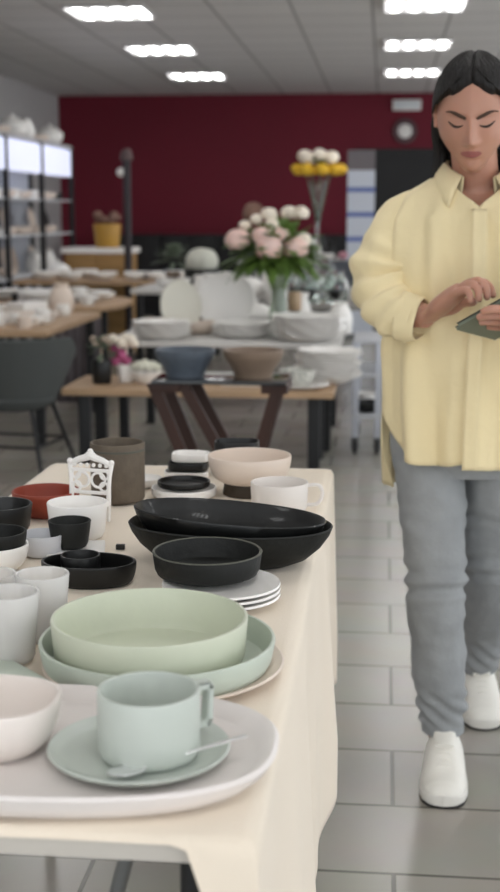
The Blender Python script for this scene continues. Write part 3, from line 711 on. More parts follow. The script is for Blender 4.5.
# stack: plate, outer, inner
bm = BM(); lathe(bm, [(0, 0), (.09, 0), (.1, .003), (.132, .006), (.142, .012), (.14, .014), (.13, .01), (.1, .006), (0, .006)], 72); vessel('dinner_plate', -.250, 1.445, TT, bm, M_cream, 'cream dinner plate under the stack of mint dishes', 'plate')
bm = BM(); lathe(bm, pcyl(.138, .036, .005, .012, .134), 80); vessel('mint_dish', -.256, 1.44, TT+.0062, bm, M_mint2, 'wide low mint dish, lower one of the mint stack', 'dish')
bm = BM(); lathe(bm, pcyl(.1145, .058, .005, .013, .111), 80); vessel('mint_bowl', -.264, 1.434, TT+.0118, bm, M_mint, 'deep pale mint bowl standing inside the wider mint dish', 'bowl')
# flat mint plates leaning at left
for k in range(2):
    bm = BM(); box(bm, -.075, .075, -.075, .075, 0, .006, .0025); vessel('square_plate', -.462, 1.355, TT+.0065*k, bm, M_mint2 if k else M_mint, ('upper' if k else 'lower')+' square mint plate left of the mint dishes', 'plate', (0, 0, radians(38+6*k)))
# milk-glass tumblers at left
rib = []
for i, (px, py, R, h, n) in enumerate([(30, 600, .034, .088, 0), (8, 612, .036, .088, 0), (-12, 580, .034, .080, 0), (12, 580, .033, .07, 0)]):
    q = [(-.418, 1.535), (-.436, 1.452), (-.495, 1.50), (-.50, 1.59)][i]
    bm = BM(); prof = pcyl(R, h, .004, .01, R*.8); rings = lathe(bm, prof, 72)
    for (rr, zz), row in zip(prof, rings):
        if len(row) > 1 and .01 < zz < h-.004:
            for j, v in enumerate(row): kk = 1+.03*cos(j*pi/2)*1; v.co.x *= kk; v.co.y *= kk
    wd = ['nearest the mint bowl', 'nearest the front of the table', 'at the left picture edge', 'farthest from us'][i]
    vessel('tumbler', q[0], q[1], TT, bm, M_frost, 'ribbed milky white tumbler, the one %s' % wd, 'tumbler')
# black oval dish with inner ring
bm = BM(); lathe(bm, pbowl(1, .85, .033, .07, .5, .002), 64, sx=.070, sy=.048); o = vessel('oval_dish', -.420, 1.80, TT, bm, M_black, 'low black oval dish left of the pair of long bowls', 'dish')
bm = BM(); lathe(bm, pcyl(.029, .034, .003, .006), 40); vessel('sauce_dish', -.434, 1.808, TT+.0055, bm, M_black, 'small round black sauce dish standing inside the black oval dish', 'dish')
# black cup in front of white bowl
bm = BM(); box(bm, -.045, .045, -.045, .045, 0, .008, .003); vessel('coaster_plate', -.478, 1.965, TT, bm, M_white, 'small square white plate under the little black cup', 'plate', (0, 0, .2))
bm = BM(); lathe(bm, pcyl(.034, .044, .003, .008, .029), 40); vessel('espresso_cup', -.488, 1.965, TT+.0083, bm, M_blackm, 'little black tapered cup on the square white plate', 'cup')
bm = BM(); lathe(bm, pcyl(.05, .062, .004, .012, .045), 48); vessel('white_bowl', -.497, 2.056, TT, bm, M_white, 'round white bowl right behind the little black cup', 'bowl')
# left stacks
bm = BM(); lathe(bm, pbowl(.052, .035, .04), 48); vessel('cream_bowl', -.578, 1.855, TT, bm, M_white, 'white bowl under the dark bowl at the left edge', 'bowl')
bm = BM(); lathe(bm, pbowl(.047, .025, .045), 48); vessel('dark_bowl', -.575, 1.855, TT+.0145, bm, M_blackm, 'dark bowl with worn rim nested in the white bowl', 'bowl')
bm = BM(); lathe(bm, pcyl(.055, .05, .004, .012, .05), 48); vessel('black_bowl', -.636, 2.08, TT, bm, M_black, 'black straight-sided bowl in front of the red bowl', 'bowl')
bm = BM(); lathe(bm, pbowl(.06, .038, .046), 48); vessel('red_bowl', -.592, 2.215, TT, bm, M_red, 'brick red bowl at the far left of the cloth', 'bowl')
bm = BM(); lathe(bm, pcyl(.036, .035, .003, .008, .032), 40); vessel('white_ramekin', -.528, 1.945, TT, bm, mat('cool_white_glaze', '#d5d6da', .3), 'small cool white ramekin left of the little black cup', 'ramekin')
# ornate chair shaped holder
r = empty('napkin_holder', (-.505, 2.185, TT), 'white ornate openwork holder shaped like a tiny chair', 'holder', rz=radians(-12)); r.scale = (1.08, 1.08, 1.08)
bm = BM(); box(bm, -.036, .036, -.035, .0, .026, .034, .003)
for i in range(9):
    a = -.032+i*.008; rod(bm, (a, -.034, .034), (a, -.034, .036), .002, 5)
link('seat', bm, M_white, r)
for a in (-.032, .032):
    bm = BM(); tube(bm, [(a, 0, 0, .0035), (a*1.02, 0, .03, .0042), (a*1.05, .002, .065, .0035), (a*1.15, .005, .092, .004)], 12, 8); link('back_post', bm, M_white, r)
    bm = BM(); tube(bm, [(a, -.03, 0, .003), (a*1.05, -.033, .014, .004), (a, -.03, .028, .0035)], 8, 8); link('front_leg', bm, M_white, r)
bm = BM(); tube(bm, [(-.037, .005, .09, .0045), (-.022, .005, .098, .005), (-.008, .005, .102, .006), (0, .005, .106, .0075), (.008, .005, .102, .006), (.022, .005, .098, .005), (.037, .005, .09, .0045)], 24, 8); ball(bm, (0, .005, .112), .005); ball(bm, (-.0365, .005, .095), .005); ball(bm, (.0365, .005, .095), .005); link('crest_rail', bm, M_white, r)
bm = BM()
for z, w in ((.045, .032), (.082, .034)): rod(bm, (-w, .003, z), (w, .003, z), .003, 6)
for s in (-1, 1):
    for k, (rr, zc, xc) in enumerate(((.012, .066, .014), (.007, .055, .024), (.007, .075, .025))):
        pts = [(s*xc+rr*cos(t*pi/6), .003, zc+rr*sin(t*pi/6), .0022) for t in range(13)]; tube(bm, pts, 20, 5)
for t in range(6): ball(bm, (-.028+t*.0112, .004, .09), .0036, u=8, v=6)
link('openwork_splat', bm, M_white, r)
# taupe pot
bm = BM(); lathe(bm, pcyl(.051, .112, .005, .008, .05), 56); o = vessel('utensil_pot', -.488, 2.345, TT, bm, M_pot, 'tall taupe stoneware pot with a darker band near the rim', 'pot')
bm = BM(); lathe(bm, [(.0505, .096), (.0518, .097), (.0518, .1), (.0505, .101)], 56); link('rim_band', bm, M_rim, o)
# small things far end
bm = BM(); lathe(bm, pbowl(1, .6, .02, .06, .6, .002), 48, sx=.045, sy=.035); vessel('oval_plate', -.470, 2.47, TT, bm, M_white, 'small white oval dish right of the taupe pot', 'dish')
bm = BM(); lathe(bm, pcyl(.062, .018, .003, .006), 56); vessel('white_ramekin', -.372, 2.40, TT, bm, M_white, 'shallow white dish under the shallow black dish', 'dish')
bm = BM(); lathe(bm, pcyl(.05, .012, .003, .004), 56); vessel('black_dish', -.372, 2.40, TT+.0182, bm, M_black, 'shallow black dish standing in the shallow white dish', 'dish')
for k, (m, s) in enumerate(((M_white, .044), (M_black, .041), (M_white, .038))):
    bm = BM(); lathe(bm, pcyl(1*s, .017, .003, .004), 48, pw=3.5, sy=.8); vessel('square_dish', -.392+.004*k, 2.565+.004*k, TT+.0173*k, bm, m, ['lower white', 'middle black', 'upper white'][k]+' square dish in the stack behind the cream bowl', 'dish')
for k, (m, s) in enumerate(((M_white, .05), (M_black, .046))):
    bm = BM(); lathe(bm, pcyl(1*s, .034, .003, .004), 48, pw=3.5, sy=.75); vessel('square_dish', -.300+.004*k, 2.628, TT+.0343*k, bm, m, ['white', 'black'][k]+' square dish of the pair at the far table end', 'dish')
bm = BM(); lathe(bm, [(0, 0), (.05, 0), (.051, .004), (.048, .02), (.047, .024), (0, .024)], 40); vessel('round_stand', -.25, 2.43, TT, bm, mat('dark_walnut', '#3a3126', .6), 'dark round stand underneath the cream bowl', 'stand')
bm = BM(); lathe(bm, pbowl(.08, .055, .052, .005, .5), 64); vessel('cream_bowl', -.249, 2.43, TT+.0245, bm, M_cream, 'cream round bowl on a dark stand behind the long bowls', 'bowl')
bm = BM(); lathe(bm, pcyl(.052, .056, .004, .01, .05), 56); o = vessel('white_mug', -.180, 2.28, TT, bm, mat('mug_white', '#e3dcd6', .4), 'wide white mug with thin handle behind the long bowls', 'mug')
bm = BM(); tube(bm, [(.05, 0, .048, .0035), (.072, 0, .047, .0035), (.078, 0, .032, .0035), (.07, 0, .014, .0035), (.049, 0, .012, .0035)], 20, 8); link('handle', bm, mat('mug_white', '#e3dcd6', .4), o, rot=(0, 0, radians(12)))
# long black boat bowls
def boat(bm, L, W, h, t=.006, lift=.0):
    prof = [(0, 0), (.5, 0), (.6, .03*h), (.76, .2*h), (.89, .5*h), (.97, .8*h), (1, h), (.988, h+.002), (.965, h-.001), (.935, .8*h), (.85, .52*h), (.72, .25*h), (.5, .1*h+t*.5), (0, t)]
    n = 96; rings = lathe(bm, prof, n, sx=L, sy=W, pw=2.15)
    for (r_, z_), row in zip(prof, rings):
        if len(row) > 1:
            for i, v in enumerate(row): k = (v.co.x/L)**2; v.co.z += lift*k*z_/h
bm = BM(); boat(bm, .159, .096, .060); o = vessel('boat_bowl', -.229, 1.935, TT, bm, M_blackm, 'long dark oval bowl with worn rim, lower of the two', 'bowl')
o.rotation_euler = (0, 0, radians(-5))
bm = BM(); boat(bm, .150, .086, .056); o = vessel('boat_bowl', -.233, 1.936, TT+.02, bm, M_black, 'long smooth black oval bowl, tilted on top of the other', 'bowl')
o.rotation_euler = (radians(-1), radians(3.2), radians(-5))
# black round bowl on white plates
for k in range(3):
    bm = BM(); lathe(bm, [(0, 0), (.05, 0), (.058, .003), (.082, .011), (.081, .014), (.056, .007), (0, .006)], 64); vessel('dessert_plate', -.216, 1.722, TT+.0075*k, bm, M_white, ('lowest', 'middle', 'topmost')[k]+' white dessert plate under the round black bowl', 'plate')
bm = BM(); lathe(bm, pcyl(.077, .034, .004, .01, .074), 72); o = vessel('round_bowl', -.240, 1.758, TT+.0290, bm, M_blackm, 'round straight-sided black bowl standing on white plates', 'bowl')
bm = BM(); lathe(bm, [(.0755, .0325), (.0775, .0335), (.076, .0352), (.0735, .034)], 72); link('rim_line', bm, M_rim, o)
bm = BM(); box(bm, -.007, .007, -.004, .004, 0, .008, .001); vessel('price_tag', -.412, 1.99, TT, bm, M_black, 'tiny black tag holder right of the white bowl', 'tag')
#WOMAN-BEGIN
# ------------------------------------------------------------------ the woman
per = empty('person', (.19, 2.95, 0), 'woman in a pale yellow shirt and grey jeans tapping a tablet as she walks', 'person')
PO = Vector((.19, 2.95, 0))
def plink(name, bm, m, parent=per, **k):          # geometry is given in world coordinates, stored relative to her base
    for v in bm.verts: v.co -= PO
    return link(name, bm, m, parent, **k)
def fold(p, sc, amp, st=(1, 1, 1)): return amp*noise.noise(Vector((p.x*st[0], p.y*st[1], p.z*st[2]))*sc)
# head, built around the origin, face towards -y
HD = dict(x=.0745, y=.096, z=.120)
HROT = Euler((radians(-20), radians(0), radians(7)), 'XYZ').to_matrix()   # nod down, turned a little to her left
HROT = Matrix.Rotation(radians(-6), 3, 'Z') @ Matrix.Rotation(radians(22), 3, 'X')
HC0 = Vector((.181, 2.845, 1.486))
def hloc(p): return HC0+HROT@Vector(p)
def sm(a, b, x): t = max(0, min(1, (x-a)/(b-a))); return t*t*(3-2*t)
def gz(x, z, cx, cz, sx, sz): return math.exp(-((x-cx)/sx)**2-((z-cz)/sz)**2)
def headpt(d, off=0.0, face=True):
    x, y, z = d.x*HD['x'], d.y*HD['y'], d.z*HD['z']
    if z < 0:
        t = -z/HD['z']; x *= 1-.36*sm(.22, 1.0, t); 
        if y > 0: y *= 1-.35*t
        else: y *= 1-.05*t
        if y < 0: y -= .012*sm(.55, 1, t)
    else:
        if y > 0: y *= 1.06; 
    if y < 0 and face: y *= 1-.10*sm(.3, 1, abs(x)/.07)*0
    if face and y < 0:
        k = sm(0, -.045, y) if False else max(0, min(1, -y/.05)); ax = abs(x); f = 0
        f += .007*gz(x, z, 0, .018, .010, .026)+.021*gz(x, z, 0, -.024, .0105, .016)+.010*gz(x, z, 0, -.006, .009, .02)   # nose
        f += .008*gz(ax, z, .0125, -.029, .007, .007)
        f -= .0095*gz(ax, z, .030, .015, .018, .010)                 # sockets
        f += .0068*gz(ax, z, .031, .0105, .0125, .0075)               # closed lids
        f += .0035*gz(ax, z, .028, .032, .02, .007)
        f += .0062*gz(x, z, 0, -.0505, .019, .0050)+.0068*gz(x, z, 0, -.0610, .016, .0055)-.0035*gz(x, z, 0, -.0555, .022, .0018)
        f += .003*gz(x, z, 0, -.056, .028, .018)-.003*gz(x, z, 0, -.072, .018, .006)
        f += .009*gz(x, z, 0, -.092, .02, .016)
        f += .0045*gz(ax, z, .042, -.018, .02, .02)
        f -= .0015*gz(x, z, 0, -.040, .004, .008)
        y -= f*k
    n = Vector((d.x/HD['x'], d.y/HD['y'], d.z/HD['z'])).normalized()
    return Vector((x, y, z))+n*off
def headmesh(bm, u=120, v=110):
    rows = []
    for j in range(1, v):
        th_ = pi*j/v; rows.append([bm.verts.new(hloc(headpt(Vector((sin(th_)*sin(2*pi*i/u), -sin(th_)*cos(2*pi*i/u), cos(th_)))))) for i in range(u)])
    for a, b in zip(rows, rows[1:]):
        for i in range(u): bm.faces.new((a[i], b[i], b[(i+1) % u], a[(i+1) % u]))
    bm.faces.new(rows[0]); bm.faces.new(rows[-1])
bm = BM(); headmesh(bm)
for s in (-1, 1):     # ears
    for (dy, dz, r_) in ((.012, .004, .014), (.016, .016, .013), (.010, -.012, .010), (.004, -.02, .008)):
        ball(bm, hloc((s*.0795, dy-.004, dz)), r_, .42, .9, 1.05)
def loft(bm, rings, n=40, pw=2.3, disp=None, cap=True):
    rows = []
    q = catmull([tuple(r) for r in rings], len(rings)*5)
    for (z, cx_, cy_, hx_, hy_) in q:
        row = []
        for i in range(n):
            a = 2*pi*i/n; ca, sa = cos(a), sin(a); k = (abs(ca)**pw+abs(sa)**pw)**(-1/pw)
            p = Vector((cx_+hx_*k*ca, cy_+hy_*k*sa, z))
            if disp: p += Vector((ca, sa, 0))*disp(p, a)
            row.append(bm.verts.new(p))
        rows.append(row)
    for A, B in zip(rows, rows[1:]):
        for i in range(n): j = (i+1) % n; bm.faces.new((A[i], A[j], B[j], B[i]))
    if cap: bm.faces.new(rows[0]); bm.faces.new(rows[-1])
    return rows
CX = .197
nk = hloc((0, .015, -.075))
tube(bm, [(CX, 2.945, 1.27, .062), (CX, 2.935, 1.345, .052), (CX*.5+nk.x*.5, (2.935+nk.y)/2, 1.385, .049), (nk.x, nk.y, nk.z+.01, .05), tuple(hloc((0, .02, -.03)))+(.05,)], 16, 24)
loft(bm, [(.78, .19, 2.95, .14, .09), (.9, .19, 2.95, .15, .10), (1.02, .19, 2.945, .115, .085), (1.18, .195, 2.94, .135, .095), (1.27, .197, 2.94, .15, .09), (1.315, .197, 2.94, .13, .06), (1.335, .197, 2.94, .06, .045)])
def limb(bm, pts, n=16, seg=14, flat=1, ref=None): tube(bm, pts, n, seg, flat=flat, ref=ref)
# tablet frame of reference
TL = P(453, 327, 2.62); E1 = Vector((.746, -.448, .485)); E2 = (Vector((.63, .755, -.19))-E1*E1.dot(Vector((.63, .755, -.19)))).normalized(); E1.normalize()
TN = E1.cross(E2).normalized()
TN = TN if TN.z > 0 else -TN
def onplane(px, py, off=0):
    o = Vector((0, 0, HC)); r_ = ray(px, py); t = (TL+TN*off-o).dot(TN)/r_.dot(TN); return o+r_*t
# right arm (left in the picture) and hand
WR = P(428, 317, 2.765)
limb(bm, [(.085, 2.945, 1.275, .042), (.03, 2.94, 1.19, .043), (.0, 2.885, 1.115, .038), (.03, 2.835, 1.082, .037), tuple(WR)+(.0245,)], 22)
def finger(bm, pts, rads):
    tube(bm, [tuple(p)+(r_,) for p, r_ in zip(pts, rads)], 14, 10)
    ball(bm, pts[-1], rads[-1]*1.0, u=10, v=8)
PC = P(443, 304, 2.70); KN = P(462, 288, 2.665)
bmesh_pts = [(WR, .0245), (P(436, 311, 2.735), .027), (PC, .030), (P(455, 294, 2.675), .028), (KN, .021)]
tube(bm, [tuple(p)+(r_,) for p, r_ in bmesh_pts], 14, 16, flat=.62, ref=(-.2, .1, 1))
TIP = {}
for (k, pip, dip, tip, r_) in (((456, 293, 2.645), (466, 290, 2.628), (470, 296, 2.622), (470, 301, 2.618), .0078),
                              ((461, 288, 2.660), (472, 284, 2.640), (478, 291, 2.632), (479, 299, 2.628), .0086),
                              ((466, 285, 2.678), (479, 281, 2.655), (486, 288, 2.645), (487, 297, 2.640), .0090),
                              ((469, 285, 2.698), (482, 282, 2.680), (490, 287, 2.668), (493, 295, 2.658), .0086)):
    pts = [P(*k)*.6+PC*.4, P(*k), P(*pip), P(*dip), P(*tip)]
    finger(bm, pts, (r_*1.15, r_*1.15, r_*1.03, r_*.95, r_*.85))
finger(bm, [P(436, 312, 2.745), P(452, 309, 2.745), P(463, 303, 2.73), P(473, 302, 2.70)], (.014, .0125, .0105, .0092))
# left arm (right in the picture, mostly outside the frame), hand under the tablet
LW = P(538, 342, 2.67)
limb(bm, [(.315, 2.945, 1.275, .042), (.37, 2.94, 1.19, .043), (.42, 2.91, 1.08, .038), (.385, 2.82, 1.04, .037), tuple(LW)+(.0245,)], 22)
H0 = onplane(512, 325, -.035)
tube(bm, [tuple(LW)+(.0245,), tuple((LW+H0)/2-Vector((0, 0, .004)))+(.027,), tuple(H0)+(.027,), tuple(onplane(505, 322, -.026))+(.02,)], 12, 16, flat=.6, ref=tuple(TN))
for (a_, b_, c_, r_) in (((507, 312), (494, 309), (484, 311), .0085), ((506, 317), (491, 315), (480, 317), .0088), ((506, 322), (492, 321), (482, 322), .0085), ((508, 327), (497, 327), (489, 327), .0076)):
    finger(bm, [H0, onplane(*a_, -.022), onplane(*b_, -.016), onplane(*c_, -.0125)], (.011, r_*1.15, r_*1.05, r_*.9))
finger(bm, [LW*.3+H0*.7, onplane(522, 312, -.012)+E1*.02, onplane(521, 300, .012), onplane(511, 302, .012)], (.013, .0125, .0105, .0092))
# legs and feet inside the clothes
AR, AL = Vector((.155, 2.885, .085)), Vector((.265, 3.30, .115))
limb(bm, [(.115, 2.95, .86, .075), (.118, 2.92, .66, .066), (.125, 2.875, .45, .047), (.138, 2.88, .28, .043), tuple(AR)+(.033,)], 24)
limb(bm, [(.265, 2.95, .86, .075), (.27, 2.98, .66, .066), (.270, 3.03, .45, .047), (.268, 3.17, .28, .043), tuple(AL)+(.033,)], 24)
tube(bm, [tuple(AR+Vector((0, .02, -.04)))+(.03,), (.154, 2.82, .040, .024), (.152, 2.76, .032, .02)], 10, 14, flat=.8)
tube(bm, [tuple(AL+Vector((0, .03, -.04)))+(.03,), (.264, 3.24, .045, .024), (.264, 3.19, .033, .02)], 10, 14, flat=.8)
for v in bm.verts: v.co -= PO
bmesh.ops.recalc_face_normals(bm, faces=bm.faces)
tmp = link('tmp', bm, M_skin); md = tmp.modifiers.new('r', 'REMESH'); md.mode = 'VOXEL'; md.voxel_size = .0028; md.use_smooth_shade = True
md = tmp.modifiers.new('s', 'SMOOTH'); md.factor = .5; md.iterations = 2
dg = bpy.context.evaluated_depsgraph_get(); me = bpy.data.meshes.new_from_object(tmp.evaluated_get(dg)); bpy.data.objects.remove(tmp)
me.materials.clear(); me.materials.append(M_skin); me.materials.append(M_lip)
HI = HROT.transposed()
for p in me.polygons:
    p.use_smooth = True
    q = HI@(p.center+PO-HC0)
    if q.y < -.06 and abs(q.x) < .024 and (((q.x/.0215)**2+((q.z+.0560)/.0095)**2) < 1): p.material_index = 1
body = bpy.data.objects.new('body', me); COL.objects.link(body); body.parent = per
bvh = BVHTree.FromPolygons([v.co.copy() for v in me.vertices], [tuple(p.vertices) for p in me.polygons])
def facept(x, z, off):
    o = hloc((x, -.3, z))-PO; d = HROT@Vector((0, 1, 0)); h = bvh.ray_cast(o, d)
    return (h[0] if h[0] else o+d*.2)-d*off+PO
M_brow = mat('brow_hair', '#4a372c', .8); M_lash = mat('lashes', '#2c201b', .6)
for s in (-1, 1):
    bm = BM(); tube(bm, [tuple(facept(s*x, z, .0006))+(r_,) for x, z, r_ in ((.011, .0215, .0028), (.022, .0260, .0042), (.033, .0300, .0038), (.044, .0305, .0022), (.053, .0265, .0010))], 16, 8); plink('eyebrow', bm, M_brow)
    bm = BM(); tube(bm, [tuple(facept(s*x, z, .0006))+(r_,) for x, z, r_ in ((.0165, .0075, .0010), (.023, .0045, .0020), (.031, .0032, .0026), (.039, .0048, .0024), (.047, .0095, .0012))], 16, 8); plink('eyelashes', bm, M_lash)
# hair
bm = BM(); u_, v_ = 120, 90; rows = []
def hairoff(d):
    az_ = abs(math.atan2(d.x, -d.y)); el = math.asin(max(-1, min(1, d.z)))   # az 0 = face
    if az_ < radians(90): line = radians(42)-radians(14)*sm(0, radians(42), az_)-radians(17)*sm(radians(40), radians(88), az_)
    else: line = radians(7)-radians(75)*sm(radians(90), radians(118), az_)
    k = sm(line-radians(2), line+radians(9), el)
    o = -.006+k*.0175+.004*sm(.2, .9, d.y)*k
    part = math.exp(-(d.x*HD['x']/.0028)**2)*(1 if d.y < .45 and d.z > .3 else 0)
    o -= part*.0065*k
    o += k*.0014*sin(26*az_+6*el)*sm(.05, .3, abs(d.x))
    return o
for j in range(1, v_):
    t_ = pi*j/v_; rows.append([bm.verts.new(hloc(headpt(Vector((sin(t_)*sin(2*pi*i/u_), -sin(t_)*cos(2*pi*i/u_), cos(t_))), hairoff(Vector((sin(t_)*sin(2*pi*i/u_), -sin(t_)*cos(2*pi*i/u_), cos(t_)))), False))) for i in range(u_)])
for a, b in zip(rows, rows[1:]):
    for i in range(u_): bm.faces.new((a[i], b[i], b[(i+1) % u_], a[(i+1) % u_]))
bm.faces.new(rows[0]); bm.faces.new(rows[-1])
rnd = random.Random(3)
for s in (-1, 1):
    for i in range(44):     # long locks tucked behind the ears, falling behind and over the shoulders
        t = i/43; a = s*(.062-.050*t*rnd.uniform(.8, 1.1)); y0 = .03+.065*sqrt(t); 
        p0 = hloc((s*(.07-.045*t), y0, .035+.02*rnd.random())); p1 = hloc((s*(.083-.05*t), y0+.012, -.035))
        bx_ = CX+s*(.088-.075*t)+rnd.uniform(-.006, .006); yy = 2.955+.03*t
        e = rnd.uniform(-.02, .02)
        zz = 1.36-.10*rnd.random()*(.35+t)
        front = i < 7
        tube(bm, [tuple(p0)+(.007,), tuple(p1)+(.010,), (bx_-s*.004*(1-t), (p1.y*.45+yy*.55)-(.01 if front else 0), 1.405+e*.3, .0095), (bx_+s*(.004), yy-(.035 if front else -.02), zz+.01, .007), (bx_+s*.002, yy+(-.045 if front else .045), zz-.045, .0015)], 12, 7)
for s in (-1, 1):           # strand relief from the parting to the ears
    for i in range(26):
        t = i/25; e0 = radians(50)+radians(75)*t
        pts = []
        for k in range(6):
            w = k/5; azs = radians(5)+(radians(92)+radians(38)*t)*w if t < .5 else radians(175-20*(1-t))*1
            az0 = radians(8)+radians(160)*t; az1 = radians(88)+radians(70)*t
            azs = az0+(az1-az0)*w; el = radians(62)*(1-w)+radians(2)*w if t < .6 else radians(70)*(1-w)-radians(10)*w
            d = Vector((s*sin(azs)*cos(el), -cos(azs)*cos(el), sin(el)))
            pts.append(tuple(hloc(headpt(d, .0112, False)))+(.0016+.0022*sin(pi*(w*.9+.05)),))
        tube(bm, pts, 14, 5)
plink('hair', bm, M_hair)
# trousers
def tfold(amp, kz):
    def f(t, g, p):
        r_ = fold(p, 9, amp*.8, (1, 1, 1.3))+fold(p, 24, amp*.35, (1, 1, 1.6))
        for (c, wd, a_) in kz: r_ += a_*math.exp(-((p.z-c)/wd)**2)*sin((p.z+.25*sin(g*1.0+c*9)*.12+.35*(p.x))*150)*.5
        return r_
    return f
bm = BM()
loft(bm, [(.70, .19, 2.95, .155, .09), (.76, .19, 2.95, .17, .105), (.86, .19, 2.95, .165, .112), (.95, .19, 2.95, .15, .105), (.98, .19, 2.95, .145, .10)])
fr = tfold(.014, ((.47, .04, .014), (.17, .04, .012), (.60, .03, .006)))
tube(bm, [(.112, 2.95, .86, .078), (.113, 2.935, .74, .081), (.117, 2.905, .62, .076), (.126, 2.865, .49, .068), (.132, 2.855, .40, .066), (.141, 2.86, .28, .060), (.150, 2.878, .17, .052), (.1535, 2.885, .118, .047)], 110, 40, disp=fr)
tube(bm, [(.268, 2.95, .86, .080), (.270, 2.965, .74, .086), (.272, 2.99, .62, .081), (.272, 3.02, .49, .073), (.270, 3.08, .38, .068), (.268, 3.17, .28, .060), (.266, 3.255, .18, .053), (.264, 3.285, .135, .050)], 110, 40, disp=fr)
tr = plink('trousers', bm, M_denim, angle=70)
for (a_, b_) in (((.1535, 2.885, .120, .0488), (.154, 2.886, .102, .0484)), ((.264, 3.285, .138, .0518), (.2635, 3.29, .120, .0512))):
    bm = BM(); tube(bm, [a_, tuple((x+y)/2 for x, y in zip(a_, b_)), b_], 8, 40, disp=lambda t, g, p: fold(p, 9, .0045)); plink('turn_up_hem', bm, M_denim, tr)
# shirt
def shape(z):
    T_ = [(.60, .19, 2.955, .176, .150), (.72, .19, 2.95, .179, .150), (.80, .19, 2.95, .184, .150), (.90, .192, 2.945, .189, .147), (1.0, .194, 2.94, .192, .142), (1.10, .196, 2.935, .190, .140), (1.20, .197, 2.93, .192, .132), (1.27, .197, 2.93, .188, .115), (1.315, .197, 2.935, .165, .092), (1.345, .197, 2.938, .115, .075), (1.368, .197, 2.94, .078, .066)]
    for a, b in zip(T_, T_[1:]):
        if z <= b[0]:
            t = max(0, (z-a[0])/(b[0]-a[0])); return [a[i]+(b[i]-a[i])*t for i in range(5)]
    return list(T_[-1])
def shirtfold(p, a):
    low = sm(1.15, .75, p.z)
    r_ = fold(p, 5, .015, (1.2, 1, .55))+fold(p, 13, .009, (1.6, 1, .45))
    r_ += .012*low*sin(a*9+1.2+p.z*2.5)+.004*sin(a*15+p.z*6)+.016*noise.noise(Vector((a*5, p.z*1.5, 3)))
    r_ += .006*sin((p.z-.6*abs(p.x-.197))*46)*math.exp(-((p.z-1.06)/.07)**2)
    return r_
def panel(bm, a0, a1, zt, zb, nu=46, nv=60, extra=0):
    g = []
    for i in range(nu+1):
        u = i/nu; row = []
        for j in range(nv+1):
            t = j/nv; A0, A1 = a0(0), a1(0); a = A0+(A1-A0)*u
            z = zt(u)+(zb(u)-zt(u))*t; A0, A1 = a0(z), a1(z); a = A0+(A1-A0)*u
            _, cx_, cy_, hx_, hy_ = shape(z); pw = 2.25; ca, sa = cos(a), sin(a); k = (abs(ca)**pw+abs(sa)**pw)**(-1/pw)
            p = Vector((cx_+(hx_+extra)*k*ca, cy_+(hy_+extra)*k*sa, z)); p += Vector((ca, sa, 0))*(shirtfold(p, a)*sm(1.36, 1.25, z))
            row.append(bm.verts.new(p))
        g.append(row)
    for A, B in zip(g, g[1:]):
        for j in range(nv): bm.faces.new((A[j], B[j], B[j+1], A[j+1]))
bm = BM(); fc = -pi/2
def gap(z): return .0 if z < 1.285 else .62*sm(1.285, 1.372, z)
top = 1.368
panel(bm, lambda z: pi-.02+.0, lambda z: 3*pi/2-gap(z)+.02, lambda u: top, lambda u: .744+.20*(1-u)**4.5+.008*sin(u*7))
panel(bm, lambda z: 3*pi/2+gap(z)-.02, lambda z: 2*pi+.02, lambda u: top, lambda u: .738+.20*u**4.5-.008*sin(u*6), extra=.0)
panel(bm, lambda z: -.03, lambda z: pi+.05, lambda u: top, lambda u: .655+.10*max(0, 1-u*9)**2+.10*max(0, 1-(1-u)*14)**2, nu=70)
sh = plink('shirt', bm, M_shirt, recalc=False, angle=80); md = sh.modifiers.new('s', 'SOLIDIFY'); md.thickness = .0022
# front placket
bm = BM(); g = []
for i in range(5):
    row = []
    for j in range(60):
        z = 1.29+(.737-1.29)*j/59; _, cx_, cy_, hx_, hy_ = shape(z); x = cx_-.016+.008*i; a = math.atan2(-hy_, x-cx_); pp = Vector((x, cy_-hy_, z)); d = shirtfold(pp, 3*pi/2)
        row.append(bm.verts.new((x, cy_-hy_-d-.0045, z)))
    g.append(row)
for A, B in zip(g, g[1:]):
    for j in range(59): bm.faces.new((A[j], B[j], B[j+1], A[j+1]))
pk = plink('placket', bm, M_shirt, sh, recalc=False, angle=80); md = pk.modifiers.new('s', 'SOLIDIFY'); md.thickness = .002
